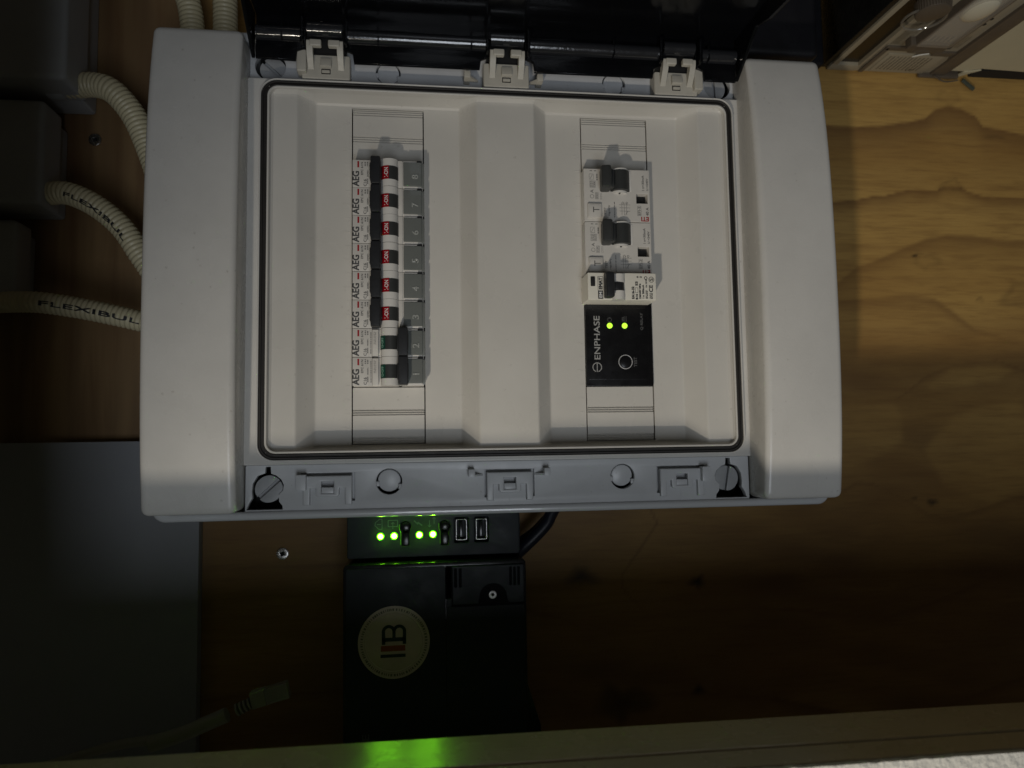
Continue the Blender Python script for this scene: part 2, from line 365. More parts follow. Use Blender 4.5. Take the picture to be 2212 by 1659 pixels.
def mix(f, a, c):
    m = N(nt, 'ShaderNodeMix', data_type='RGBA'); 
    for s_, x in ((0, f), (6, a), (7, c)):
        if hasattr(x, 'is_linked'): L.new(x, m.inputs[s_])
        else: m.inputs[s_].default_value = x
    return m.outputs[2]
def mr(x, a, c, d, e):
    m = N(nt, 'ShaderNodeMapRange'); L.new(x, m.inputs[0])
    for k, y in zip((1, 2, 3, 4), (a, c, d, e)): m.inputs[k].default_value = y
    return m.outputs[0]
gh = grain((.10, 1, 1), 8, 190); gf = grain((.05, 1, 1), 4, 900); gv = grain((1, 1, .06), 6, 75); gl = grain((.25, 1, 1), 3, 22)
gvl = grain((1, 1, .10), 3, 20)
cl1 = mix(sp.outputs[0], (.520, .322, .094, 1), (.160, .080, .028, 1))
cl2 = mix(mr(gl.outputs[0], .35, .7, 0, .55), cl1, (.33, .175, .042, 1))
cl3 = mix(mr(gh.outputs[0], .45, .72, 0, .5), cl2, (.20, .10, .030, 1))
cl3 = mix(mr(gf.outputs[0], .5, .72, 0, .30), cl3, (.15, .07, .020, 1))
vc = mix(mr(gvl.outputs[0], .38, .62, 0, 1), (.30, .19, .085, 1), (.11, .060, .028, 1))
vc = mix(mr(gv.outputs[0], .45, .7, 0, .6), vc, (.12, .055, .020, 1))
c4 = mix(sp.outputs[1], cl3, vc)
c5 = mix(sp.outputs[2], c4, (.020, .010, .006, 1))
L.new(c5, b.inputs['Base Color']); b.inputs['Roughness'].default_value = .55
bp = N(nt, 'ShaderNodeBump'); bp.inputs['Strength'].default_value = .25; bp.inputs['Distance'].default_value = .0004; L.new(gh.outputs[0], bp.inputs['Height']); L.new(bp.outputs[0], b.inputs['Normal'])
me.materials.append(wm)
wall = tag(link('plywood_wall', me), 'yellowish plywood back wall with wavy growth bands and knots', kind='structure')

# door frame of the closet (the opening the photograph is taken through) and the plaster outside it
fr = bpy.data.objects.new('door_frame', None); col.objects.link(fr); tag(fr, 'cream painted door frame along the lower edge, with a green glow mirrored in it', kind='structure')
def sl(u): return -239.5 - .0058 * u
def slab(mb, u0, u1, w0, w1, dv, th):
    mb.prism([(w0, 0)] and [(u0, sl(u0) + dv), (u1, sl(u1) + dv), (u1, sl(u1) + dv - th), (u0, sl(u0) + dv - th)], 'w', w0, w1)
mb = MB(); slab(mb, -420, 520, 200, 231.5, 0, 60); o = mb.build('frame_stop', JMB, fr, 0); md = o.modifiers.new('b', 'BEVEL'); md.width = .0012; md.segments = 3
mb = MB(); slab(mb, -420, 520, 231.6, 248.0, -.5, 60); o = mb.build('frame_lining', JMB, fr, 0); md = o.modifiers.new('b', 'BEVEL'); md.width = .0008; md.segments = 2
MB().box(-760, -228, -238, 330, 228, 251, 1.5).build('shade_post', JMB, fr)  # added post out of view, placed to keep light off the left wall
mb = MB(); n_ = 260; top = []
for k in range(n_ + 1):
    u = -420 + 940 * k / n_; top.append((u, sl(u) - .9 + mnoise.noise(Vector((u * .22, 1, 0))) * .55 + mnoise.noise(Vector((u * .7, 5, 0))) * .35))
mb.prism(top + [(520, -520), (-420, -520)], 'w', 248.3, 251.0)
mb.prism([(-420, -301), (520, -304), (520, -520), (-420, -520)], 'w', 120, 248.2)
tag(mb.build('plaster_wall', PLS, None, 0), 'rough white plaster wall outside the door frame, bottom right corner', kind='structure')

# ================================================================== ENCLOSURE
E = thing('distribution_board', (0, 0, 0), 'large light grey distribution board with its smoked lid open, fixed to the plywood wall', 'electrical enclosure')
def P(mb, name, m, par=None, smooth=35): return mb.build(name, m, par or E, smooth)
# base tray with its rounded lip below
mb = MB(); mb.plate(rrect(-211, 211, -151.3, 149, 7), [rrect(-207, 207, -147.5, 145, 5)], 1, 84, 1.5, 2); mb.box(-208, 208, -148.5, 146, 1, 3); P(mb, 'back_box', PLB)
mb = MB(); mb.plate(rrect(-212.3, 212.3, -152.2, 150, 8), [rrect(-206, 206, -147, 144, 5)], 81, 86.2, 2.4, 5); P(mb, 'box_lip', PLL)
# side covers, arched across their height
vk = [-150, -143, -120, -80, 0, 80, 110, 142]; wk = [104.5, 105.5, 109, 112, 113.2, 110.5, 107, 101]
def archw(v):
    # smooth cubic through the stations
    return float(np.interp(v, vk, wk))
pf = np.polyfit(vk, wk, 4)
def cover(u0, u1):
    bm = bmesh.new(); bmesh.ops.create_cube(bm, size=1)
    v0, v1 = -146.3, 142.5
    for x in bm.verts: x.co = Vector((x.co.x * (u1 - u0), x.co.y * (v1 - v0), x.co.z * 40))
    bmesh.ops.bevel(bm, geom=list(bm.edges), offset=4.2, segments=5, profile=.5, affect='EDGES')
    for k in range(1, 24):
        yy = -(v1 - v0) / 2 + 5 + (v1 - v0 - 10) * k / 24
        bmesh.ops.bisect_plane(bm, geom=list(bm.verts) + list(bm.edges) + list(bm.faces), plane_co=(0, yy, 0), plane_no=(0, 1, 0))
    for x in bm.verts:
        v = x.co.y + (v0 + v1) / 2; a = np.polyval(pf, v); u = x.co.x + (u0 + u1) / 2; t = (x.co.z + 20) / 40
        x.co = Vector((u, v, 80 + t * (a - 80)))
        if t < .5: x.co.z = 80 + (x.co.z - 80)
    return MB().add_bm(bm)
P(cover(-211.5, -160), 'side_cover', PL, smooth=50)
P(cover(158, 209.5), 'side_cover', PL, smooth=50)
# middle frame: raised strip carrying the gasket
OUT = (-151.6, 152.2, -116.6, 117.8)
def ins(d, r): return rrect(OUT[0] + d, OUT[1] - d, OUT[2] + d, OUT[3] - d, r)
mb = MB(); mb.plate(rrect(-160.5, 159, -119.5, 120.2, 1.0, 3), [ins(.4, 9)], 76, 86.6, .5, 2); P(mb, 'gasket_frame', PL)
mb = MB(); mb.plate(ins(-.8, 10.6), [ins(.05, 9.6)], 84, 90.6, .35, 3); P(mb, 'frame_lip', PL)
mb = MB(); mb.plate(ins(.1, 9.5), [ins(3.9, 6.6)], 82, 89.5, .2, 2); mb.plate(ins(.5, 9.2), [ins(1.7, 8.2)], 89.3, 90.4, .4, 3); mb.plate(ins(2.5, 7.8), [ins(3.7, 6.8)], 89.3, 90.4, .4, 3); P(mb, 'gasket', RUB)
mb = MB(); mb.plate(ins(3.9, 6.6), [ins(5.2, 5.6)], 76, 90.9, .45, 3); P(mb, 'inner_lip', PLI)
# inner cover as a height field
ku = [-146.8, -146.0, -144.6, -143, -130.4, -120.3, -98, -52, -29, -18.4, 18.8, 28.4, 52, 98, 118.6, 130, 142.6, 144.8, 146.2, 147.4]
kw = [90.2, 87.5, 86.4, 86.2, 86.6, 75, 75, 75, 75, 87, 87, 75, 75, 75, 75, 86.6, 86.4, 86.6, 87.6, 90.2]
us = sorted(set([round(x, 3) for x in ku] + [round(x + d, 3) for x in (-130.4, -120.3, -29, -18.4, 18.8, 28.4, 118.6, 130) for d in (-1.0, -.5, .5, 1.0)]))
def prof(u):
    # rounded interpolation
    w_ = 0
    for d in (-.8, -.4, 0, .4, .8): w_ += float(np.interp(u + d, ku, kw))
    if abs(u) > 140: return float(np.interp(u, ku, kw))
    return w_ / 5
vs_ = [-112.2, -111.2, -110.3, -109.6, -108.9, -108.3, -60, 0, 60, 108.3, 109.4, 110.6, 111.5, 112.4, 113.4]
mb = MB(); idx = {}
for j, v in enumerate(vs_):
    for i2, u in enumerate(us):
        w_ = prof(u)
        e0 = np.interp(v, [-112.2, -111.0, -110.0, -109.2], [0, .55, .93, 1]); e1 = np.interp(v, [109.6, 110.6, 112.0, 113.4], [1, .93, .55, 0])
        t = min(e0, e1); mb.v.append((u, v, 90.2 * (1 - t) + w_ * t)); idx[(i2, j)] = len(mb.v) - 1
for j in range(len(vs_) - 1):
    for i2 in range(len(us) - 1):
        um, vm_ = (us[i2] + us[i2 + 1]) / 2, (vs_[j] + vs_[j + 1]) / 2
        if (-98 < um < -52 or 52 < um < 98) and -108.3 < vm_ < 108.3: continue
        mb.f.append([idx[(i2, j)], idx[(i2 + 1, j)], idx[(i2 + 1, j + 1)], idx[(i2, j + 1)]])
for u0 in (-98, 52):   # slot walls
    for a, c in (((u0, -108.3), (u0 + 46, -108.3)), ((u0 + 46, -108.3), (u0 + 46, 108.3)), ((u0 + 46, 108.3), (u0, 108.3)), ((u0, 108.3), (u0, -108.3))):
        mb.quad((*a, 75), (*c, 75), (*c, 67), (*a, 67))
P(mb, 'inner_cover', PLI, smooth=28)
mb = MB()
for u0 in (-98, 52): mb.quad((u0, -108.3, 67.2), (u0 + 46, -108.3, 67.2), (u0 + 46, 108.3, 67.2), (u0, 108.3, 67.2))
P(mb, 'slot_backing', DRK)
# blanking plates with snap-off score lines
def blank(u0, v0, v1, grooves):
    pr = [(v0, 70)]; g = .55
    pr.append((v0, 74.7)); 
    for x in sorted(grooves):
        pr += [(x - g, 74.8), (x - g * .35, 73.6), (x + g * .35, 73.6), (x + g, 74.8)]
    pr += [(v1, 74.7), (v1, 70)]
    mb = MB(); mb.prism(pr, 'u', u0 + .75, u0 + 45.25); P(mb, 'blanking_plate', PLI, smooth=0)
blank(-98, 71.0, 107.9, [104.2, 105.7, 107.1, 86.6, 88.1, 89.6]); blank(52, 70.8, 107.9, [104.2, 105.7, 107.1, 87.2, 88.7, 90.2])
blank(-98, -107.9, -72.6, [-107.1, -105.7, -104.3, -89.6, -88.2, -86.8]); blank(52, -107.9, -73.0, [-107.1, -105.7, -104.3, -89.2, -87.8, -86.4])
# embossed module scale beside each slot
for u0 in (-98, 52):
    mb = MB()
    for k in range(25):
        v = -107 + k * 8.93; ln = 3.2 if k % 2 == 0 else 1.6; mb.box(u0 - 1 - ln, u0 - 1, v - .12, v + .12, 74.9, 75.18)
    for k in range(12): text(mb, str(k + 1), u0 - 4.2, -98 + k * 17.87, 75.05, 1.6 if k < 9 else 2.6, 2.3, ext=.12)
    P(mb, 'module_scale', PLI, smooth=0)
# aprons above and below with keyhole shaped screw openings
def keyhole(u, v, sx, sy):
    pts = [(-1.3, 13), (1.6, 13), (1.9, 9.2), (6.3, 7.6), (9.0, 3), (9.4, -2), (9.0, -5.5), (11.2, -9), (12.5, -12.6), (-8.5, -12.6), (-8.3, -10.5), (-6.4, -8), (-6.0, -3.8), (-8.6, -1.2), (-9, 2), (-7.6, 5.2), (-4.5, 7.8), (-1.6, 8.8)]
    r = [(u + sx * x, max(v + sy * y, 121.2) if v > 0 else v + sy * y) for x, y in pts]
    return r if sx * sy > 0 else r[::-1]
def win(u, v): return [(u - 4.2, v - 1.9), (u + 4.2, v - 1.9), (u + 4.2, v + 3.0), (u - 4.2, v + 3.0)]
bot_holes = [keyhole(-146.3, -133.6, -1, 1), keyhole(143.2, -133.6, 1, 1), circ(-74.6, -131, 7.9), circ(72.6, -131, 7.9)]
for c, side in ((-111.2, -1), (-.2, 0), (111.2, 1)):
    l0, r0 = c - 14.2, c + 14.2; t = -124.9
    if side == -1: bot_holes += [[(l0 - 2, t), (l0 - 2, -127.4), (r0, -127.4), (r0, -142), (r0 + 1.8, -142), (r0 + 1.8, t)]]
    elif side == 1: bot_holes += [[(l0 - 1.8, t), (l0 - 1.8, -142), (l0, -142), (l0, -127.4), (r0 + 2, -127.4), (r0 + 2, t)]]
    else: bot_holes += [[(l0 - 1.5, t), (l0 - 1.5, -142), (l0, -142), (l0, -127.4), (r0, -127.4), (r0, -142), (r0 + 1.5, -142), (r0 + 1.5, t)]]
    bot_holes += [win(c, -133.0)]
    P(MB().box(c - 17.5, c + 17.5, -145, -123.6, 78.0, 80.4), 'catch_recess', PLB)
mb = MB(); mb.plate(rrect(-159.6, 157.4, -147.6, -119.6, .8, 2), bot_holes, 79, 84, .35, 2); P(mb, 'lower_apron', PLB)
top_holes = [circ(-148.0, 131.2, 9.4), circ(147.2, 132.2, 9.4), circ(-74.6, 130.4, 7.9), circ(74.7, 130.2, 7.9)]
mb = MB(); mb.plate(rrect(-161, 161, 120.3, 147.6, .8, 2), top_holes, 75.5, 80.2, .35, 2); P(mb, 'upper_apron', PLB)
for a, b_ in ((-147, -119.8), (120, 147)): P(MB().box(-157, 155, a, b_, 66, 66.6), 'apron_backing', DRK)
# corner screws
for (u, v, ang) in ((-146.2, -133.9, 42), (142.6, -133.6, 80), (-146.5, 129.2, -42), (145.3, 130.7, 92)):
    dz = -3.6 if v > 0 else 0
    h = MB(); h.cyl((0, 0, 0), 'w', 8.0, 5, 48, .5)
    a = math.radians(ang); dx, dy = math.cos(a), math.sin(a); hh = MB()
    # two half discs leave a real slot between them
    for sgn in (-1, 1):
        pts = []
        for k in range(25):
            t = math.pi * k / 24; x, y = 8 * math.cos(t), sgn * (1.0 + (8 - 1.0) * math.sin(t)); pts.append((x * dx - y * dy + u, x * dy + y * dx + v))
        hh.plate(pts if sgn > 0 else pts[::-1], [], 79.2 + dz, 82.6 + dz, .35, 2)
    hh.cyl((u, v, 78 + dz), 'w', 7.8, 4, 40); hh.cyl((u, v - 5, 72), 'w', 3, 9, 20)
    P(hh, 'corner_screw', CAP)
# knock-out covers
for (u, v) in ((-74.6, -131), (72.6, -131), (-74.6, 130.4), (74.7, 130.2)):
    h = MB(); s_ = 1 if v > 0 else -1
    h.cyl((u, v + .7, 79.9), 'w', 7.0, 3.6, 44, .9, M=Matrix.Rotation(math.radians(9), 4, 'X')); h.box(u + 5.6, u + 8.4, v - 4.8, v - 1.6, 80, 83.4, .5); h.box(u - 8.6, u - 5.8, v - 2.8, v + .2, 80, 83.0, .5)
    if v > 0: h.v = [(a, b_, c - 3.7) for a, b_, c in h.v]
    P(h, 'knockout_cover', PLB)
# lower catches
for c, side in ((-111.2, -1), (-.2, 0), (111.2, 1)):
    h = MB(); v = -126.6
    h.plate([(c - 14.5, v), (c + 14.5, v), (c + 14.5, v - 17.5), (c + 10.3, v - 17.5), (c + 10.3, v - 7.5), (c + 7, v - 7.5), (c + 7, v - 11.5), (c + 5.8, v - 12.7), (c - 5.8, v - 12.7), (c - 7, v - 11.5), (c - 7, v - 7.5), (c - 10.3, v - 7.5), (c - 10.3, v - 17.5), (c - 14.5, v - 17.5)][::-1], [[(c - 3.7, v - 3.4), (c + 3.7, v - 3.4), (c + 3.7, v - 10.6), (c - 3.7, v - 10.6)]], 83.4, 86.8, .8, 3)
    h.box(c - 3.6, c + 3.6, v - 10.7, v - 7.0, 82, 85.9, .3); h.box(c - .3, c + .3, v - 20.6, v - 12.9, 83.9, 84.35)
    if side: h.box(c + side * 15.2 - 3, c + side * 15.2 + 3, v - 8.4, v + 1.0, 84, 90.5, .6)
    P(h, 'catch', PLB)
for u, sd in ((-24.2, 1), (23.0, -1)):
    for v, m in ((-126.6, PLB), (127.2, PLH)):
        h = MB(); h.box(u - 2.0, u + 2.0, v - 2.4, v + 2.2, 80, 90.5, .4)
        h.prism([(0, 84), (0, 90), (5.5, 84)] if sd > 0 else [(0, 84), (-5.5, 84), (0, 90)], 'v', v - 2.2, v - 1.0); n = len(h.v) - 6
        for k in range(n, n + 6): x = h.v[k]; h.v[k] = (x[0] + u + sd * 1.9, x[1], x[2])
        P(h, 'locating_peg', m)
# hinges
for c, side in ((-112.6, -1), (1.0, 0), (114.6, 1)):
    h = MB(); h.box(c - 14.8, c + 14.8, 119.8, 135.6, 79, 89.5, 1.3, 3)
    if side: h.box(c + side * 14.4 - 3.0, c + side * 14.4 + 3.0, 122.6, 136.5, 84, 93.5, 1.2, 3)
    h.box(c - 3.4, c + 3.4, 126.6, 132.4, 88.6, 91.8, .5, rot=('X', -14))
    H = P(h, 'hinge', PLH)
    h2 = MB(); h2.box(c - 2.8, c + 2.8, 122.9, 126.2, 89.45, 89.7); h2.box(c - 7.4, c + 7.4, 134.2, 140.5, 86, 88.0); h2.box(c - 12.5, c + 12.5, 137, 151, 84.5, 88.6); h2.build('hinge_recess', DRK, H)
    h3 = MB(); h3.box(c - 2.4, c + 2.4, 123.4, 125.2, 89.6, 90.6, .3); h3.build('hinge_tongue', PLH, H)
    for sg in (-1, 1):
        a = MB(); x0 = c + sg * 9.2; prf = [(124.4, 88.5), (127, 90.6), (130.5, 93.5), (134, 96.0), (137, 97.2), (140.2, 97.4), (141.2, 96.4), (141.2, 92.5), (138, 91.5), (134, 90), (130, 87.5), (124.4, 86)]
        a.prism(prf, 'u', x0 - 1.9, x0 + 1.9); a.box(min(x0, c + sg * 2.0), max(x0, c + sg * 2.0), 136.8, 141.0, 94.0, 98.0, .9, 3)
        o = a.build('hinge_arm', PLH, H, 30); md = o.modifiers.new('b', 'BEVEL'); md.width = .0005; md.segments = 2; md.limit_method = 'ANGLE'
# smoked lid, swung up and out towards the viewer: a shallow tray seen from inside
LD = bpy.data.objects.new('lid', None); col.objects.link(LD); LD.parent = E; LD['label'] = 'smoked black transparent lid swung open along the upper edge'
def low(u): return 128.0 + .000 * u
pts = [(-154, 129.0), (-154, 160), (154, 160), (154, 128.2)]
for c in (114.6, 1.0, -112.6): pts += [(c + 17.6, 128.2), (c + 16.8, 134.5), (c + 11.6, 136.6), (c + 11.6, 148.5), (c - 11.6, 148.5), (c - 11.6, 136.6), (c - 16.8, 134.5), (c - 17.6, 128.4)]
mb = MB(); mb.plate(pts[::-1], [], 92.6, 95.0, .5, 2); mb.build('lid_back_wall', SMOKE, LD)
mb = MB(); prf = [(144.6 - 4.6 * math.cos(math.pi * k / 12), 94.8 + 4.9 * math.sin(math.pi * k / 12)) for k in range(13)]
for a, b_ in ((-153.5, -126.8), (-98.6, -12.6), (15, 100.6), (128.6, 153.5)): mb.prism(prf, 'u', a, b_)
for c in (-112.6, 1.0, 114.6): mb.prism([(p + 3.8, q) for p, q in prf], 'u', c - 10.5, c + 10.5)
mb.build('hinge_ridge', mat('lid_ridge_plastic', (.02, .021, .024), .14, spec=1, coat=.5, bump=.2, bscale=700, var=.1, vscale=60), LD, 40)
for u in (-138, -80, -22, 70, 134): MB().box(u - .5, u + .5, 140, 150, 94.5, 99.6, .2).build('ridge_seam', SMOKE, LD)
for u in (-99.5, -126, -12, 14.2, 101.4, 128): MB().box(u - .9, u + .9, 137, 153, 94.5, 101.5, .4).build('pin_bracket', SMOKE, LD)
mb = MB(); mb.prism([(158.6, 92.6), (158.6, 240), (157.2, 330), (155, 330), (155.4, 240), (156.4, 92.6)], 'u', -154, 154); o = mb.build('lid_panel', SMOKE, LD, 0)
for sg in (-1, 1):
    mb = MB(); pr = [(129.5, 92), (150, 124), (145, 140), (140, 200), (138, 330), (158, 330), (158.4, 92)]
    mb.prism(pr, 'u', sg * 155.8 - 1.2, sg * 155.8 + 1.2); o = mb.build('lid_side_wall', SMOKE, LD, 0); md = o.modifiers.new('b', 'BEVEL'); md.width = .0007; md.segments = 2

# ================================================================== MODULAR DEVICES
CACHE = {}
def cpart(key, name, fn, m, parent, smooth=35):
    if key not in CACHE: CACHE[key] = fn().mesh(name, m, smooth)
    return link(name, CACHE[key], parent)
def half_drum(mb, v0, v1, r, a0=0, a1=180, n=20, cu=1.6, cw=9.0):
    pts = [(cu + r * math.cos(math.radians(a0 + (a1 - a0) * k / n)), cw + r * math.sin(math.radians(a0 + (a1 - a0) * k / n))) for k in range(n + 1)]
    pts += [(cu, cw - 2)] if a1 - a0 < 180 else [(pts[-1][0], cw - 4), (pts[0][0], cw - 4)]
    mb.prism(pts, 'v', v0, v1); return mb
WT = 10.3    # front face height of the breakers above the cover
digit_desc = {8: 'numbered 8, top of the left column', 7: 'numbered 7, second from the top', 6: 'numbered 6, third from the top', 5: 'numbered 5, fourth from the top', 4: 'numbered 4, fifth from the top', 3: 'numbered 3, lowest with its lever to the left', 2: 'numbered 2, upper of the two showing green', 1: 'numbered 1, bottom of the left column showing green'}
for k in range(8, 0, -1):
    on = k > 2; vc_ = 70.6 - 17.85 * (8 - k) - 8.925
    T = thing('circuit_breaker', (-74.75, vc_, 75), ('white circuit breaker with red ON band, ' if on else 'white circuit breaker switched off, ') + digit_desc[k], 'circuit breaker', 'miniature circuit breakers in the left column')
    T.rotation_euler = (random.uniform(-.004, .004), random.uniform(-.006, .006), random.uniform(-.004, .004))
    def f():
        m = MB(); m.box(-21.9, -10.0, -8.8, 8.8, -6, WT, .35); m.box(-10.4, 8.4, -8.8, 8.8, -6, WT - 2.6, .3); m.box(5.9, 9.0, -8.8, 8.8, -6, WT, .3); m.box(8.9, 21.8, -8.8, 8.8, -6, WT - .8, .35)
        return m
    body = cpart('bb', 'body', f, BRK, T)
    if not on:
        cpart('bs', 'label_holder', lambda: MB().box(-9.9, -6.2, -8.2, 8.2, WT - 2.6, WT + .1, .3).box(-12.2, -11.6, -8.7, 8.7, WT - .2, WT + .12), BRK, T)
    def f():
        m = MB(); half_drum(m, 4.1, 8.8, 5.6, cu=.9, cw=WT - 1.2); half_drum(m, -8.8, -4.5, 5.6, cu=.9, cw=WT - 1.2); m.box(-4.4, 6.2, -.1, .1, 0, 4); return m
    cpart('dr', 'drum_guard', f, BRW, T)
    sg = 1 if on else -1
    def f():
        m = MB(); half_drum(m, -4.4, 4.0, 5.75, cu=.9, cw=WT - 1.2); return m
    rt = cpart('rt', 'toggle', f, DGR, T)
    def f():
        m = MB(); half_drum(m, -4.42, 4.02, 5.85, 92, 146, 10, cu=.9, cw=WT - 1.2); return m
    def f2():
        m = MB(); half_drum(m, -4.42, 4.02, 5.85, 118, 178, 10, cu=.9, cw=WT - 1.2); return m
    cpart('rb' if on else 'gb', 'status_band', f if on else f2, REDP if on else GRN, rt)
    def wrap(t, a_c, hgt, ln):
        m = MB(); text(m, t, 0, 0, 0, ln, hgt, bold=.10)
        r = 5.93; out = []
        for (x, y, z) in m.v:
            an = math.radians(a_c) - x / r; out.append((.9 + r * math.cos(an), y - .2, WT - 1.2 + r * math.sin(an) + z))
        m.v = out; return m
    cpart('rtx' if on else 'gtx', 'status_text', (lambda: wrap('I-ON', 109, 2.5, 6.0)) if on else (lambda: wrap('O-OFF', 141, 2.2, 6.2)), WHP if on else mat('green_white_print', (.22, .42, .32), .5), rt, 0)
    def f():
        m = MB(); x = -7.4 if on else 9.0
        m.box(x - 3.0, x + 3.0, -8.75, 8.75, WT - 1.5, WT + 8.2, 1.1, 3)
        m.box(x - 3.55, x + 3.3, -5.6, 4.6, WT - .5, WT + 7.6, .6, 2)
        for q_ in range(4): m.box(x - 3.7 + .0, x - 3.2, -5 + q_ * 2.4, -4 + q_ * 2.4, WT + 1.2, WT + 6.6, .2)
        for q_ in (-1.4, 0, 1.4): m.box(x + q_ - .25, x + q_ + .25, -5.2, 4.2, WT + 7.4, WT + 7.85, .1)
        e_ = -3.4 if on else 5.4; m.box(min(x, e_), max(x, e_), -3.6, 3.2, WT - 1, WT + 2.6, .4)
        return m
    cpart('lv%d' % on, 'lever', f, BLK, T)
    def f():
        m = MB(); text(m, 'AEG', -19.85, -3.45, WT + .03, 9.6, 3.9, bold=.34); return m
    cpart('aeg', 'logo_print', f, GRP, T, 0)
    cpart('bar', 'red_stripe', lambda: MB().quad((-18.9, 3.9, WT + .03), (-17.8, 3.9, WT + .03), (-17.8, 7.9, WT + .03), (-18.9, 7.9, WT + .03)), RED, T, 0)
    def f():
        m = MB(); text(m, 'EPC 61N', -16.05, 3.2, WT + .03, 8.2, 1.35, bold=.12); text(m, 'C16', -14.2, -5.9, WT + .03, 4.4, 1.7, bold=.15)
        text(m, '6000', -12.7, -4.9, WT + .03, 3.4, .9, bold=.1); text(m, '230/400V~', -12.5, .2, WT + .03, 4.8, .9, bold=.08)
        micro(m, -14.8, -11.9, 4.8, 7.6, WT + .03, 2); 
        if not on: micro(m, -11.2, -10.2, -7, 6.5, WT + .05, 1); micro(m, -9.2, -7.3, -1, 6.8, WT + .15, 2, fill=.35)
        return m
    cpart('pr%d' % on, 'rating_print', f, MGP, T, 0)
    # clear label window with an embossed digit
    def f():
        m = MB(); m.box(9.6, 20.9, -7.6, 7.6, WT - 1.0, WT + 1.2, .35, 3); m.box(20.8, 22.6, -8.2, 7.4, WT - 3.4, WT + .3, .4); return m
    ln_ = cpart('ln', 'label_window', f, LENS, T)
    cpart('lt', 'window_catch', lambda: MB().box(18.2, 21.3, 7.3, 8.9, WT - .6, WT + .6, .2), BLK, ln_)
    cpart('lw', 'window_edge', lambda: MB().box(9.8, 18.0, 7.75, 8.45, WT - .7, WT + .5, .25), BRW, ln_)
    m = MB(); text(m, str(k), 16.9, -1.7, WT + 1.2, 3.0 if k > 1 else .9, 4.2, ext=.10, bev=.3, ew=1.0); m.build('window_digit', GLINT, ln_, 60)

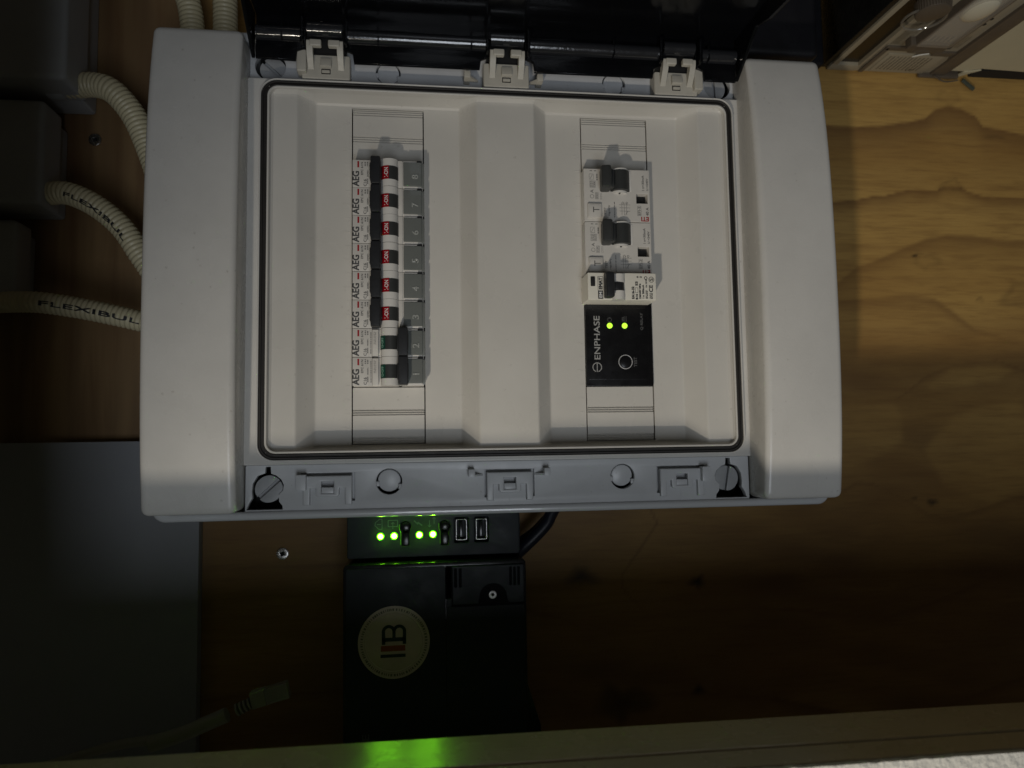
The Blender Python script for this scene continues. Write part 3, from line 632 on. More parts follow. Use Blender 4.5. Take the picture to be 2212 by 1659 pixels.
# residual-current switches
for n_i, v_top in enumerate((70.3, 34.7)):
    T = thing('residual_current_switch', (74, v_top, 75), ('upper' if n_i == 0 else 'lower') + ' of the two double width white residual current switches with one dark grey lever', 'circuit breaker', 'residual current switches in the right column')
    w1 = 9.0; A = lambda u: u - 74
    m = MB(); m.plate(rrect(A(51.7), A(96.1), -35.4, -.2, .5, 3), [[(A(69.4), -15.2), (A(82.2), -15.2), (A(82.2), -1.2), (A(69.4), -1.2)], [(A(86.9), -22.8), (A(94.6), -22.8), (A(94.6), -16.2), (A(86.9), -16.2)]], -4, w1, .25, 2); m.build('body', BRK, T)
    MB().box(A(86.6), A(95.0), -23.2, -15.9, 0, 3.2).build('dark_opening', DRK, T)
    m = MB(); half_drum(m, -14.9, -1.9, 6.6, cu=A(76.0), cw=w1 - 1.6); m.box(A(69.5), A(82.1), -15, -1.5, 0, 2); m.build('toggle', DGR, T)
    m = MB(); half_drum(m, -1.9, -.7, 5.6, cu=A(76), cw=w1 - 1.0); half_drum(m, -16.4, -15.0, 5.6, cu=A(76), cw=w1 - 3.2); m.box(A(82.3), A(83.6), -15, -1.6, w1 - 1, w1 + .35, .2); m.build('toggle_guard', BRW, T)
    MB().cyl((A(75.4), -16.45, w1 + .9), 'w', .55, 1.4, 12).build('pin_hole', DRK, T)
    m = MB(); m.box(A(61.6), A(68.2), -16.0, -1.4, w1 - .5, w1 + 11.5, 1.6, 3, rot=('Y', -8)); m.box(A(66), A(70.5), -14.6, -2.6, w1 - 1, w1 + 6.8, .8)
    for q_ in range(4): m.box(A(66.0) + q_ * .7, A(66.35) + q_ * .7, -14.6, -2.2, w1 + 5.5, w1 + 11.9 - q_ * 1.4, .1)
    m.build('lever', DGR, T)
    m = MB(); m.box(A(53.7), A(62.9), -33.4, -23.9, w1 - 1, w1 + 1.8, .7, 3); m.box(A(54.6), A(62.0), -32.4, -24.9, w1 + 1.6, w1 + 2.0, .3); bt = m.build('test_button', BRK, T)
    m = MB(); m.box(A(57.0), A(57.6), -30.0, -26.5, w1 + 1.9, w1 + 2.08); m.box(A(57.6), A(61.2), -28.5, -28.0, w1 + 1.9, w1 + 2.08); m.build('button_mark', GRP, bt, 0)
    m = MB(); text(m, 'ETI', A(92.4), -33.3, w1 + .03, 4.9, 2.8, bold=.30, rot=180); m.build('logo_print', RED, T, 0)
    m = MB(); wz = w1 + .03
    def frame(a, c, b_, d, th=.18):
        for p, q_ in (((a, b_), (c, b_)), ((c, b_), (c, d)), ((c, d), (a, d)), ((a, d), (a, b_))): line2(m, p, q_, th, wz)
    frame(A(87.4), A(89.9), -31.0, -24.6); text(m, 'EFI-2', A(88.65), -27.8, wz, 5.6, 1.6, bold=.1)
    text(m, 'I n=30mA', A(91.6), -9.0, wz, 10.2, 1.5, bold=.12); text(m, 'U =240V', A(94.4), -10, wz, 8.2, 1.3, bold=.12); text(m, '40 A', A(94.1), -28.2, wz, 5.4, 1.8, bold=.15)
    text(m, 'TEST', A(65.5), -28.4, wz, 4.8, 1.4, bold=.1); text(m, 'regularly', A(68.3), -28.0, wz, 7.2, 1.5, bold=.08)
    micro(m, A(71.4), A(72.4), -33.2, -22.2, wz, 1)
    # wiring diagram
    for x in (76.9, 78.5, 80.1): line2(m, (A(x), -31), (A(x), -22.5), .22, wz)
    for y in (-24, -26, -28.2): line2(m, (A(75.2), y), (A(82.6), y), .22, wz)
    line2(m, (A(79), -31), (A(81), -28), .25, wz); ring2(m, A(80.2), -22.8, wz, .55, .8, n=16); ring2(m, A(77.6), -22.8, wz, .55, .8, n=16)
    frame(A(55.4), A(58.2), -7.4, -3.8); line2(m, (A(56), -7), (A(57.6), -4.2), .25, wz)
    frame(A(55.6), A(59.4), -12.8, -8.4); micro(m, A(55.9), A(59.2), -12.5, -8.6, wz, 4)
    ring2(m, A(57), -18.8, wz, 1.1, 1.35, n=20); text(m, 'A', A(57), -15.4, wz, 2.4, 2.0, bold=.05); frame(A(59.2), A(61.2), -20.5, -16.2); micro(m, A(59.4), A(61), -20.2, -16.5, wz, 2)
    micro(m, A(55.2), A(60.8), -1.9, -1.4, wz, 2, rot=90); micro(m, A(59.9), A(61.3), -8, -3.6, wz, 1); 
    for x in (62.6, 63.4): line2(m, (A(x), -20.8), (A(x), -16.3), .15, wz)
    m.build('rating_print', MGP, T, 0)

# single module residual breaker, standing proud
T = thing('residual_circuit_breaker', (74, -.9, 75), 'single width ivory circuit breaker with black T shaped lever standing proud above the black relay', 'circuit breaker')
A = lambda u: u - 74; w1 = 18.5
m = MB(); m.box(A(50.6), A(95.4), -17.9, -.4, -6, w1 - .1, .5, 3); m.build('body', mat('ivory_plastic', (.74, .71, .62), .40, bump=.05, var=.04, vscale=90), T)
m = MB(); m.box(A(52.4), A(55.3), -9.2, -3.0, w1 - .3, w1 + .06, .5); m.build('inspection_hole', DRK, T)
m = MB(); half_drum(m, -7.0, -1.6, 4.2, cu=A(70.4), cw=w1 - .6); half_drum(m, -18.0, -12.4, 4.2, cu=A(70.4), cw=w1 - .6); m.build('drum_guard', BRW, T)
m = MB(); half_drum(m, -12.4, -7.0, 4.3, cu=A(70.0), cw=w1 - .6); m.build('toggle', BLK, T)
m = MB(); m.box(A(60.8), A(66.2), -17.2, -1.3, w1 - .5, w1 + 7.5, 1.2, 3); m.box(A(64), A(70.0), -12, -7.4, w1, w1 + 4.4, .5); m.build('lever', BLK, T)
m = MB(); wz = w1 + .03
m.quad((A(57.1), -17.3, wz), (A(60.4), -17.3, wz), (A(60.4), -12.0, wz), (A(57.1), -12.0, wz))
for p, q_ in (((57.1, -12), (57.1, -3)), ((57.1, -3), (60.4, -3)), ((60.4, -3), (60.4, -12))): line2(m, (A(p[0]), p[1]), (A(q_[0]), q_[1]), .25, wz)
text(m, 'EMAT', A(58.8), -7.4, wz, 7.4, 2.0, bold=.32)
text(m, 'EA16-32', A(80.0), -13.2, wz, 7.8, 1.5, bold=.22); text(m, 'B16', A(82.4), -15.8, wz, 3.4, 1.3, bold=.2); text(m, 'E3', A(82.4), -7.2, wz, 2.4, 1.5, bold=.22)
text(m, '230/240V 50Hz', A(84.6), -12.2, wz, 9.8, 1.1, bold=.15); text(m, 'I n 300mA', A(86.7), -12.4, wz, 8.6, 1.2, bold=.15); text(m, 'Ue 1E/18', A(88.8), -7.2, wz, 5.0, 1.0, bold=.1)
text(m, 'CE', A(91.9), -10.4, wz, 4.4, 2.4, bold=.2); micro(m, A(88.2), A(89.8), -17, -11.6, wz, 2, fill=.7); micro(m, A(90.8), A(93), -17.2, -13.2, wz, 3, fill=.7)
ring2(m, A(92.3), -4.6, wz, 1.55, 1.85, n=28); text(m, 'S', A(92.3), -4.6, wz, 1.5, 2.2, bold=.12); ring2(m, A(88.6), -3.6, wz, .7, 1.1, n=20)
line2(m, (A(83), -3.0), (A(85.6), -3.0), .25, wz); m.quad((A(82.4), -3, wz), (A(83.4), -3.8, wz), (A(83.4), -2.2, wz), (A(82.4), -3, wz)); m.quad((A(86.2), -3, wz), (A(85.2), -3.8, wz), (A(85.2), -2.2, wz), (A(86.2), -3, wz))
for a, c, b_, d in ((81.5, 83.2, -13.2, -10.0),):
    for p, q_ in (((a, b_), (c, b_)), ((c, b_), (c, d)), ((c, d), (a, d)), ((a, d), (a, b_))): line2(m, (A(p[0]), p[1]), (A(q_[0]), q_[1]), .2, wz)
m.build('rating_print', BKP, T, 0)
m = MB(); text(m, 'EM', A(58.8), -14.7, wz + .03, 3.6, 1.8, bold=.2); m.build('logo_print', WHP, T, 0)

# black relay
T = thing('relay', (74, -45.6, 75), 'black relay module with two glowing green lamps and a round test button', 'relay')
w1 = 2.2; V_ = lambda v: v + 45.6
m = MB(); m.plate(rrect(A(52.3), A(97.2), V_(-72.7), V_(-18.9), .4, 2), [], -4, w1, .3, 2); m.plate(rrect(A(53.6), A(94.6), V_(-68.6), V_(-21), .8, 3), [], w1 - .2, w1 + .25, .2, 2); m.build('body', RLB, T); w1 += .25
m = MB(); text(m, 'ENPHASE', A(59.7), V_(-40.8), w1 + .03, 28.6, 3.9, bold=.12); wz = w1 + .03
ring2(m, A(59.4), V_(-60.3), wz, 2.6, 3.15, a0=-75, a1=255, n=40); line2(m, (A(59.4), V_(-63.4)), (A(59.4), V_(-57.6)), .55, wz)
m.build('logo_print', mat('relay_print', (.34, .34, .33), .5), T, 0)
m = MB(); text(m, 'Q RELAY', A(90.2), V_(-30), wz, 11.4, 1.9, bold=.12); text(m, 'TEST', A(85.2), V_(-56.9), wz, 6.4, 2.0, bold=.1)
ring2(m, A(68.4), V_(-28.9), wz, 1.2, 1.5, n=24); ring2(m, A(68.1), V_(-28.2), wz, .3, .6, n=12, a0=0, a1=180); line2(m, (A(78.8), V_(-30.8)), (A(78.8), V_(-26.6)), .3, wz); line2(m, (A(79.8), V_(-30.8)), (A(79.8), V_(-26.6)), .2, wz); micro(m, A(76.6), A(78.2), V_(-30), V_(-27), wz, 2)
m.build('caption_print', mat('relay_dim_print', (.09, .09, .09), .5), T, 0)
for u in (68.4, 78.5):
    m = MB(); m.cyl((A(u), V_(-32.9), w1), 'w', 1.85, 1.0, 32, .3); m.build('indicator_lamp', LEDR, T)
m = MB(); m.cyl((A(78.5), V_(-56.8), w1), 'w', 3.95, 1.4, 40, .3); bt = m.build('test_button', RLB, T)
m = MB(); m.tube([(A(78.5) + 4.5 * math.cos(t), V_(-56.8) + 4.5 * math.sin(t), w1) for t in np.linspace(0, 2 * math.pi, 49)], .28, 8, False); m.build('button_ring', mat('ring_print', (.50, .50, .50), .3), bt)

# ================================================================== GATEWAY BELOW
G = thing('gateway', (-46, -220, 0), 'black communication gateway below the board with four glowing green lamps and a round cream sticker', 'gateway')
A = lambda u: u + 46; V_ = lambda v: v + 220
def nut(u, v, r): return circ(A(u), V_(v), r, 24)
def key(u, v): return [(A(u - 2.4), V_(v - 12.2)), (A(u + 2.4), V_(v - 12.2)), (A(u + 2.6), V_(v - 2.6)), (A(u + 3.9), V_(v)), (A(u + 3.2), V_(v + 2.4)), (A(u), V_(v + 3.9)), (A(u - 3.2), V_(v + 2.4)), (A(u - 3.9), V_(v)), (A(u - 2.6), V_(v - 2.6))]
def rr2(u0, u1, v0, v1, r): return rrect(A(u0), A(u1), V_(v0), V_(v1), r, 4)
holes = [rr2(-33.6, -24.4, -173.2, -156.9, 1), rr2(-20.4, -11.2, -173.4, -157, 1), key(-65.3, -162), key(-39.9, -162.2)]
m = MB(); m.plate(rr2(-102.5, 9.2, -181.5, -125, 1.5), holes, 20, 56, .5, 2); m.box(A(-102), A(10.6), V_(-181), V_(-125), 0, 50, 1); m.build('upper_housing', GWB, G)
m = MB()
for u, v in ((-65.3, -162), (-39.9, -162.2)): m.cyl((A(u), V_(v), 52.6), 'w', 3.0, 5.6, 28, .5)
m.box(A(-67.2), A(-63.4), V_(-174), V_(-166), 50, 55.4, .3); m.box(A(-41.8), A(-38), V_(-174), V_(-166), 50, 55.4, .3)
m.build('push_button', GWD, G)
for u0 in (-65.3, -39.9):
    m = MB(); pth = [(u0 - 3.1, -173.5), (u0 - 3.0, -165.6), (u0 - 3.9, -163.5), (u0 - 3.8, -160.4)]
    m.tube([(A(a), V_(b_), 55.9) for a, b_ in pth], .16, 6); 
    m.build('edge_glow', mat('button_edge_glow', (.2, .5, .03), .3, emit=(.25, .8, .02), es=.10), G)  # thin green line given its own glow along the button opening
for u in (-81.3, -72.6, -56.4, -47.6):
    v = -167.7 + (u + 81.3) * .012
    m = MB(); m.cyl((A(u), V_(v), 56.1), 'w', 2.5, .5, 32, .2); lp = m.build('indicator_lamp', LED, G)
    m = MB(); m.cyl((A(u), V_(v), 56.5), 'w', 1.5, .8, 28, .3); m.build('lamp_core', LEDC, lp)
m = MB(); wz = 56.06
def fr_(a, c, b_, d, th=.35):
    for p, q_ in (((a, b_), (c, b_)), ((c, b_), (c, d)), ((c, d), (a, d)), ((a, d), (a, b_))): line2(m, (A(p[0]), V_(p[1])), (A(q_[0]), V_(q_[1])), th, wz)
cloud = [(-80.3, -163.2), (-80.3, -156.6), (-82.2, -156.8), (-83.4, -158), (-84.6, -158.8), (-84.8, -160.8), (-83.6, -161.8), (-82.6, -163), (-80.3, -163.2)]
for p, q_ in zip(cloud[:-1], cloud[1:]): line2(m, (A(p[0]), V_(p[1])), (A(q_[0]), V_(q_[1])), .35, wz)
line2(m, (A(-81), V_(-160)), (A(-83.6), V_(-160)), .4, wz)
fr_(-76.4, -70.4, -161.6, -157.6, .45); line2(m, (A(-73.4), V_(-163)), (A(-73.4), V_(-159)), .4, wz); line2(m, (A(-74.4), V_(-160)), (A(-73.4), V_(-158.8)), .4, wz); line2(m, (A(-72.4), V_(-160)), (A(-73.4), V_(-158.8)), .4, wz)
bolt = [(-59.8, -158.2), (-57.2, -160.6), (-57.4, -159.2), (-54.6, -161.4)]
for p, q_ in zip(bolt[:-1], bolt[1:]): line2(m, (A(p[0]), V_(p[1])), (A(q_[0]), V_(q_[1])), .8, wz)
line2(m, (A(-49.8), V_(-162.6)), (A(-49.8), V_(-158.2)), .45, wz); line2(m, (A(-46.8), V_(-160.6)), (A(-46.8), V_(-156.2)), .45, wz)
for (a, b_, s_) in ((-49.8, -162.6, 1), (-46.8, -156.2, -1)):
    for t in (-1, 1): line2(m, (A(a + t * 1.0), V_(b_ + s_ * 1.3)), (A(a), V_(b_)), .4, wz)
m.build('icon_print', mat('gateway_print', (.10, .115, .12), .5), G, 0)
for u0, u1 in ((-33.6, -24.4), (-20.4, -11.2)):
    uc = (u0 + u1) / 2; m = MB()
    m.plate(rr2(u0 + 1.0, u1 - 1.0, -171.8, -158.2, .8), [rr2(u0 + 1.5, u1 - 1.5, -171.3, -158.7, .5)], 46, 55.5, .15, 2); ps = m.build('usb_port', MET, G)
    MB().box(A(uc - 1.2), A(uc + .9), V_(-170), V_(-160), 46, 54.4, .2).box(A(u0), A(u1), V_(-173), V_(-157), 44, 46.5).build('port_tongue', GWD, ps)
m = MB(); m.plate(rr2(-104.2, 12.2, -330, -184.0, 3), [rr2(-39.4, -36.6, -207, -187.5, .8)], 10, 64, 1.0, 3)
m.prism([(A(12), V_(-262)), (A(21), V_(-291)), (A(23), V_(-330)), (A(0), V_(-330)), (A(0), V_(-262))], 'w', 8, 58); m.build('lower_cover', GWD, G)
m = MB(); m.plate(rr2(-102.4, -40.0, -300, -186.6, 1.5), [], 63.5, 64.5, .3, 2); m.build('front_panel', GWB, G)
arch = [(A(-19.2), V_(-213))] + [(A(-9.6 - 8.6 * math.cos(math.pi * k / 16)), V_(-206.8 + 8.2 * math.sin(math.pi * k / 16))) for k in range(17)] + [(A(0), V_(-213))]
m = MB(); m.plate(([(A(-35.6), V_(-187)), (A(-35.6), V_(-211))] + [(A(-19.2), V_(-211))] + arch[1:-1] + [(A(.2), V_(-211)), (A(10.5), V_(-211)), (A(10.5), V_(-187))]), [rr2(-34.4, -32.9, -200, -188.4, .3), rr2(-31.4, -29.9, -200, -188.4, .3), rr2(1.2, 2.5, -200, -188.6, .3), rr2(3.8, 5.1, -200, -188.6, .3), rr2(6.4, 7.7, -200, -188.6, .3)], 63.5, 65.4, .3, 2); m.build('terminal_cover', GWB, G)
MB().box(A(-36.2), A(11), V_(-213), V_(-186.5), 63.9, 64.12).build('screw_pocket', mat('pocket_black', (.006, .006, .007), .7, spec=.2), G)
def screw(mb, u, v, w, r, pts=6, rin=.42):
    st = []
    for k in range(pts * 2): a = math.pi * k / pts + .3; q_ = r * (rin if k % 2 else rin * .62); st.append((u + q_ * math.cos(a), v + q_ * math.sin(a)))
    mb.plate(circ(u, v, r, 32), [st], w - .9, w, .25, 2); return mb
m = screw(MB(), A(-9.8), V_(-205.8), 65.0, 2.55, 5, .5); sc_ = m.build('cover_screw', mat('bright_screw', (.92, .9, .92), .35, metal=.2), G); MB().cyl((A(-9.8), V_(-205.8), 63.9), 'w', 2.2, .5, 20).build('screw_socket', DRK, sc_)
m = MB(); m.plate(rr2(-39.6, 10.8, -300, -212.6, .6), [], 63.8, 64.5, .3, 2); m.box(A(-39.6), A(-36.2), V_(-213), V_(-207.6), 63.8, 64.3, .1); m.build('lower_front_panel', GWB, G)
m = MB(); text(m, 'E', A(-90.2), V_(-289.6), 64.56, 3.6, 4.2, bold=.2); m.build('logo_print', mat('gateway_logo', (.10, .10, .11), .4), G, 0)
# round sticker lies on the gateway
T = thing('sticker', (-72.6, -232.6, 64.5), 'round cream sticker with a large dark letter B on the black gateway', 'sticker')
m = MB(); m.cyl((0, 0, .15), 'w', 22.4, .3, 72); m.build('disc', STK, T)
m = MB()
for k in range(1, 8):
    pass
bmr = MB(); R_, r_ = 18.0, .45; nseg = 72
bmr.tube([(R_ * math.cos(t), R_ * math.sin(t), .28) for t in np.linspace(0, 2 * math.pi, nseg + 1)], .42, 8, False); bmr.build('raised_ring', mat('sticker_ring', (.56, .47, .38), .18, coat=.6), T)
m = MB(); m.cyl((0, 0, .35), 'w', 17.8, .3, 64, .1); m.build('domed_centre', STK, T)
m = MB()
# slab-serif B, reading upwards: drawn as bars and two bowls
def loc(x, y): return (-y, x)      # x along reading direction, y up the letter
def bar(x0, x1, y0, y1, w=.56):
    p = [loc(x0, y0), loc(x1, y0), loc(x1, y1), loc(x0, y1)]; m.quad(*[(a, b_, w) for a, b_ in p])
bar(0, 2.4, -7.5, 7.5); bar(-1.8, 3.2, -7.6, -5.4); bar(-1.8, 3.2, 5.4, 7.6); bar(2, 6.0, 5.5, 7.6, .562); bar(2, 6.4, -7.6, -5.5, .562); bar(2, 6.2, -1.0, 1.0, .562)
for cy in (3.3, -3.3): ring2(m, -cy, 6.0, .558, 2.3, 4.3, a0=0, a1=180, n=24)
for k in range(len(m.v)): m.v[k] = (m.v[k][0], m.v[k][1] + .6, m.v[k][2])
m.build('letter_print', NVP, T, 0)
m = MB(); m.quad((-8.2, -5.4, .57), (7.0, -5.4, .57), (7.0, -1.9, .57), (-8.2, -1.9, .57)); m.build('orange_bar', ORG, T, 0)
m = MB(); m.quad((-8.4, -9.2, .57), (7.2, -9.2, .57), (7.2, -7.2, .57), (-8.4, -7.2, .57)); m.build('dark_bar', NVP, T, 0)
m = MB(); rr = random.Random(5); t = 0
while t < 355:
    d = rr.uniform(1.2, 3.4); ring2(m, 0, 0, .335, 19.4, 20.9, a0=t, a1=t + d, n=2); t += d + rr.uniform(.9, 3.0)
m.build('ring_print', mat('ring_text_print', (.15, .14, .10), .5), T, 0)

# ================================================================== LEFT SIDE: junction boxes and ribbed conduits
def jbox(u0, u1, v0, v1, w, label):
    T = thing('junction_box', ((u0 + u1) / 2, (v0 + v1) / 2, 0), label, 'junction box', 'junction boxes along the left edge')
    cu, cv = (u0 + u1) / 2, (v0 + v1) / 2
    MB().box(u0 - cu - 5, u1 - cu - 5, v0 - cv + 2, v1 - cv - 3, .5, w * .45, 3, 3).build('back_box', JBX, T)
    MB().box(u0 - cu, u1 - cu, v0 - cv, v1 - cv, w * .45 - 1, w, 4, 4).build('cover', JBX, T)
    return T
jbox(-400, -278.5, 127, 290, 60, 'grey junction box in the top left corner')
jbox(-400, -297, 50, 119, 46, 'grey junction box in the middle of the left edge')
jbox(-400, -316, -14, 42, 36, 'dark grey junction box lowest on the left edge')
def spl(P_, step=.5):
    P_ = [np.array(p, float) for p in P_]; P_ = [2 * P_[0] - P_[1]] + P_ + [2 * P_[-1] - P_[-2]]; out = []
    for i in range(1, len(P_) - 2):
        a, b_, c, d = P_[i - 1:i + 3]; n = max(2, int(np.linalg.norm(c - b_) / step))
        for k in range(n):
            t = k / n; out.append(.5 * ((2 * b_) + (-a + c) * t + (2 * a - 5 * b_ + 4 * c - d) * t * t + (-a + 3 * b_ - 3 * c + d) * t ** 3))
    return out
def conduit(pts, r, label, pitch=3.1, cuff=None, mark=False):
    p = spl(pts, .4); L_ = [0]
    for a, b_ in zip(p[:-1], p[1:]): L_.append(L_[-1] + float(np.linalg.norm(b_ - a)))
    rad = [r - .75 + .75 * (max(0, .5 + .5 * math.cos(2 * math.pi * s_ / pitch)) ** .6) for s_ in L_]
    T = thing('conduit', tuple(p[0]), label, 'conduit', 'ribbed cream conduits')
    o0 = np.array(p[0]); m = MB(); m.tube([q_ - o0 for q_ in p], rad, 18); m.build('ribbed_pipe', CON, T, 60)
    if cuff:
        m = MB(); m.tube([q_ - o0 for q_ in p[:cuff]], r + .9, 24); m.build('cuff', JBX, T, 60)
    if mark:
        m = MB(); tm = MB(); text(tm, mark[0], 0, 0, 0, mark[2], mark[3], bold=.3, rot=0)
        for (x, y, z) in tm.v:
            sd = mark[1] + x + mark[2] / 2; i_ = min(max(int(np.searchsorted(L_, sd)), 1), len(p) - 2); t = p[i_ + 1] - p[i_ - 1]; t /= np.linalg.norm(t)
            nn = np.array([-t[1], t[0], 0]); nn /= np.linalg.norm(nn); aa = (y + mark[4]) / r; q_ = p[i_] - o0 + (nn * math.sin(aa) + np.array([0, 0, 1.]) * math.cos(aa)) * (r + .03); m.v.append(tuple(q_))
        m.f = tm.f
        m.build('pipe_print', BKP, T)
conduit([(-300, 134.5, 32), (-284, 134.6, 34), (-270.5, 134.4, 37), (-258.6, 129.9, 40), (-248.2, 119.2, 40), (-240.6, 106.7, 40), (-232.9, 88, 40), (-222, 60, 42), (-205, 35, 45)], 8.2, 'cream ribbed conduit curving from the top left box down to the board', cuff=26)
conduit([(-310, 60, 30), (-298.3, 60.2, 34), (-285.5, 59.6, 38), (-271.1, 53.8, 40), (-258, 44.8, 40), (-247.7, 34.2, 40), (-238.8, 20.4, 40), (-229.8, 6.5, 40), (-218, -14, 42), (-205, -30, 45)], 7.6, 'cream ribbed conduit with black print curving from the middle left box', mark=('FLEXIBUL', 28, 52, 2.6, -2.5))
conduit([(-330, -12, 30), (-316.9, -12.7, 36), (-300.2, -13.5, 40), (-280.6, -16.1, 40), (-260.8, -19.9, 40), (-232.1, -26.6, 40), (-205, -34, 42)], 7.0, 'nearly straight cream ribbed conduit with black print, lowest on the left', mark=('FLEXIBUL', 36, 62, 3.0, -1.2))
conduit([(-226, 240, 38), (-218, 216, 38), (-213.2, 202, 40), (-209.4, 190, 40), (-207, 172, 40), (-203, 140, 42)], 8.0, 'slightly slanting ribbed conduit at the top edge above the left cover')
conduit([(-187.4, 240, 38), (-186.6, 203.9, 40), (-186, 177.5, 40), (-185.5, 140, 42)], 8.2, 'vertical ribbed conduit at the top edge, right beside the lid corner')

# wall screws
def wscrew(u, v, w, r, label):
    T = thing('wood_screw', (u, v, w), label, 'screw', 'wood screws in the wall')
    m = screw(MB(), 0, 0, 1.4, r, 4, .5); m.build('head', MET, T); MB().cyl((0, 0, .2), 'w', r * .8, .6, 20).build('recess', DRK, T)
wscrew(-284.2, 111.1, .3, 4.3, 'shiny screw in the brown wood between two junction boxes')
wscrew(-152.4, -184.6, .3, 4.1, 'star head screw in the wood left of the black gateway')
# grey laminated panel behind the left cover
mb = MB(); mb.box(-440, -206.5, -420, -103.8, .4, 10, .5)
tag(mb.build('backing_panel', PAN), 'plain blue grey laminated panel behind the lower left of the board', 'panel')

# black cable beside the gateway
m = MB(); m.tube(spl([(70, -120, 26), (52, -140, 28), (37.5, -156, 30), (31.5, -166, 31), (19, -178.5, 30), (8, -188, 26), (-10, -196, 20)], 1), 4.4, 16)
m.tube(spl([(76, -120, 22), (50, -146, 24), (36, -160, 24), (24, -172, 24), (6, -184, 20), (-10, -190, 16)], 1), 3.4, 14)
tag(m.build('power_cable', BLC), 'blue black cable leaving the gateway behind the lower edge of the board', 'cable')
# loose network cable with plug
T = thing('network_cable', (-152, -262.5, 60), 'loose grey network cable with a clear plug in the dark lower left', 'cable')
o0 = np.array((-152, -262.5, 60.)); d = np.array((16.6, 2.6, 0.)); d /= np.linalg.norm(d)
MB().tube([np.array(q_) - o0 for q_ in spl([(-330, -318, 30), (-251, -293.4, 45), (-217, -284.9, 58), (-196, -280, 60), (-182, -275.6, 60)], 2)], 3.0, 14).build('sheath', LAN, T)
MB().tube([np.array(q_) - o0 for q_ in spl([(-219, -287.5, 59), (-200, -282, 60), (-185, -276.4, 60), (-172, -271.5, 60)], 2)], 4.6, 16).build('boot', LAN, T)
m = MB()
for k in range(6): c = np.array((-168.5 + k * 2.4, -269.9 + k * 1.05, 60)) - o0; m.tube([c, c + np.array((1.1, .5, 0))], 3.9 - .12 * k, 14)
m.build('strain_relief', LAN, T)
m = MB(); m.box(-8, 1, -5, 5, -4, 4, .8); o = m.build('plug_body', LAN, T); o.rotation_euler = (0, -math.radians(14), 0)
m = MB(); m.box(1, 15, -4.8, 4.8, -4, 4, .5)
for k in range(5): m.box(3, 13.5, -3.6 + k * 1.6, -3.0 + k * 1.6, 3.9, 4.3, .1)
o = m.build('plug_tip', LANC, T); o.rotation_euler = (0, -math.radians(14), 0)

# ================================================================== UPPER RIGHT
# dark housing between the lid and the meter
T = thing('cable_housing', (200, 215, 0), 'matt black housing on the wall between the open lid and the meter', 'housing')
m = MB(); m.box(-50, 38, -44, 90, .5, 56, 5, 4); m.box(30, 64, -30, 90, .5, 20, 3, 3); m.build('body', mat('dark_housing', (.010, .010, .013), .5, bump=.2, var=.1, vscale=40), T)
m = MB(); m.box(-50, 39.5, -45.2, -38, 18, 24, 1); m.box(-50, 39.5, -45.2, -38, 34, 40, 1); m.build('body_rib', MATS['dark_housing'], T)
# meter: a deep box seen on its lower side
M_ = thing('electricity_meter', (320, 230, 0), 'cream electricity meter in a clear cover at the top right, seen on its lower side', 'meter')
A = lambda u: u - 320; VB = 191.4 - 230
m = MB(); m.box(A(300), A(366), VB, 90, 2, 130, .8); m.build('body', MTR, M_)
m = MB(); m.box(A(276), A(300.2), VB - .4, 90, 2, 10.5, .6); m.box(A(276), A(280.8), VB - .4, 90, 10, 130, .6); m.box(A(298.4), A(301), VB - .8, 90, 10, 130, .4); m.box(A(276), A(301), VB + 6, 90, 3, 130); m.build('side_rail', MTR, M_)
m = MB(); m.box(A(280.8), A(298.4), VB + 2.5, VB + 4.2, 10, 130); m.build('dark_window', MTD, M_)
m = MB(); m.box(A(270.8), A(275.8), VB + 1.0, 90, 3, 130, 1); m.build('shaded_side', mat('meter_shaded_side', (.012, .012, .011), .30, bump=.6, bscale=250, var=.4, vscale=120), M_)  # side coloured near black to carry the lid's shadow
m = MB(); m.box(A(303), A(306.5), VB - 1.6, VB + .5, 3, 40, .4); m.box(A(303), A(327), VB - 1.6, VB + .5, 36.5, 42, .8); m.box(A(324), A(352), VB - 1.4, VB + .5, 34, 47, 1.2); m.box(A(346), A(364), VB - 1.5, VB + .5, 32, 38, .5); m.build('moulded_rib', MTG, M_)
m = MB(); m.box(A(311.5), A(359), VB - .9, VB + .2, 4, 31, .3); m.build('lower_label', MTR, M_)
m = MB(); m.box(A(309), A(318), VB - .5, VB + .2, 46, 130, .2); m.box(A(352), A(361), VB - .5, VB + .2, 46, 130, .2); m.build('upper_label', MTR, M_)
m = MB(); rr = random.Random(2)
micro(m, A(314), A(352), 8, 28, VB - .93, 12, fill=.38, rnd=rr, plane='v'); micro(m, A(301.5), A(302.8), 6, 44, VB - .03, 1, fill=.6, rnd=rr, plane='v')
micro(m, A(303), A(314), 44, 76, VB - .53, 7, fill=.42, rnd=rr, plane='v'); micro(m, A(353.5), A(360), 44, 60, VB - .53, 3, fill=.35, rnd=rr, plane='v')
text(m, 'CE', A(344), VB - .95, 9, 6, 3.4, plane='v', rot=0)
m.build('label_print', mat('meter_print', (.06, .048, .03), .6), M_, 0)
m = MB(); m.box(A(316), A(319), VB - 7, VB + .3, 52, 130, .5); m.box(A(343), A(346.5), VB - 7, VB + .3, 52, 130, .5); m.box(A(316), A(346.5), VB - 7, VB + .3, 52, 55.5, .5); m.build('terminal_frame', MTG, M_)
m = MB(); m.box(A(312), A(319), VB - 7.2, VB, 49, 56, .6); m.build('cover_foot', MTG, M_)
m = MB(); m.box(A(317), A(345), VB - 7.4, VB - 6.2, 54, 130, .4); m.build('clear_cover', CLR, M_)
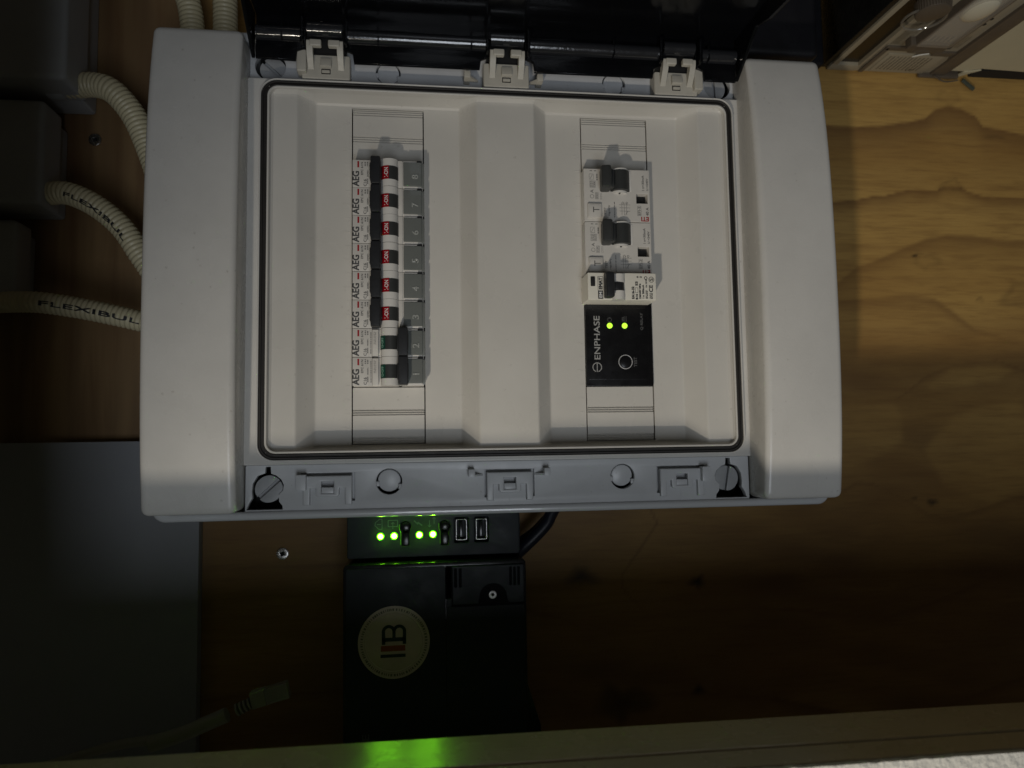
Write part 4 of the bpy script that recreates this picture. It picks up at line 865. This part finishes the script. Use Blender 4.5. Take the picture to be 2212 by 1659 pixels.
m = MB(); m.box(A(319.5), A(343), VB - 4.6, VB - .1, 57, 66, .3); m.box(A(319.5), A(343), VB - 5.2, VB - .1, 66.5, 130, .3); m.build('terminal_block', MTR, M_)
m = MB()
for k in range(6): m.box(A(321 + k * 3.6), A(322.4 + k * 3.6), VB - 4.8, VB - 4.5, 58, 65)
m.build('terminal_marks', MTG, M_, 0)
m = MB(); bm = bmesh.new(); bmesh.ops.create_uvsphere(bm, u_segments=32, v_segments=16, radius=1); m.add_bm(bm, Matrix.Translation((A(331.5), VB - 5, 101)) @ Matrix.Diagonal((11, 5, 15, 1))); m.build('plug_dome', mat('dome_plastic', (.62, .58, .45), .14, coat=.5), M_, 60)
m = MB(); m.cyl((A(297), VB - 5, 99), 'v', 11, 9, 40, 1); kb = m.build('knurled_knob', MTG, M_)
m = MB()
for k in range(40): a = 2 * math.pi * k / 40; m.box(A(297) + 11 * math.cos(a) - .35, A(297) + 11 * math.cos(a) + .35, VB - 9, VB - 1, 99 + 11 * math.sin(a) - .35, 99 + 11 * math.sin(a) + .35)
m.build('knurling', MTG, kb)
m = MB(); m.tube([(A(297) + 14 * math.cos(t), VB - 8, 90 + 14 * math.sin(t)) for t in np.linspace(0, 2 * math.pi, 41)], 1.0, 8, False); m.build('knob_collar', mat('clear_collar', (.25, .23, .19), .1, alpha=.45, coat=1), M_)
m = MB(); m.box(A(365.5), A(379), VB - 2.0, 90, 4, 130, .8); m.box(A(364), A(366), VB - 2.6, 90, 28, 130, .4); m.build('grey_rail', MTG, M_)
m = MB()
for w_ in (76, 83): m.cyl((A(355.5), VB - .5, w_), 'v', 1.6, .3, 16)
m.build('pin_hole', DRK, M_)
m = MB(); m.box(A(356), A(392), VB - 3.5, VB + 3, -1 + 3, 5, 1); m.tube(spl([(A(368), VB - 3, 6), (A(380), VB - 6.5, 4), (A(392), VB - 5, 5)], 1), .6, 8)
m.build('seal_wire', MTG, M_)
m = MB(); m.box(-7, 6, -1.6, 1.6, -.8, .8, .6); o = m.build('seal_tag', mat('seal_green_grey', (.07, .08, .06), .5), M_); o.location = W(A(402) - 0, VB - 8, 3); o.rotation_euler = (0, math.radians(38), 0)
# pale bead standing in for bright glints on the clear cover's moulding
m = MB(); m.tube(spl([(A(331), VB - 2.2, 31), (A(335), VB - 2.6, 35), (A(342), VB - 2.2, 37)], 1), .5, 8); m.build('glint_bead', mat('glint_bead', (.8, .78, .7), .05, coat=1), M_)
T = thing('cream_box', (430, 240, 0), 'smooth cream box at the right edge beside the meter with a dark gap below', 'box')
VB2 = 191.4 - 240
m = MB(); m.prism([(380 - 430, 9), (392 - 430, 9), (404 - 430, 14.5), (520 - 430, 10.5), (520 - 430, 135), (380 - 430, 135)], 'v', VB2, 90); o = m.build('body', CRM, T, 0); md = o.modifiers.new('b', 'BEVEL'); md.width = .0008; md.segments = 2
m = MB(); m.box(404 - 430, 90, VB2 + .5, 90, .5, 12); m.build('gap', DRK, T)  # solid dark block standing in for the shadow beneath the box
m = MB(); m.prism([(391 - 430, .6), (405 - 430, 14.2), (393 - 430, 9.6)], 'v', VB2 - 1.0, VB2 + .3); m.build('corner_flap', CRM, T, 0)
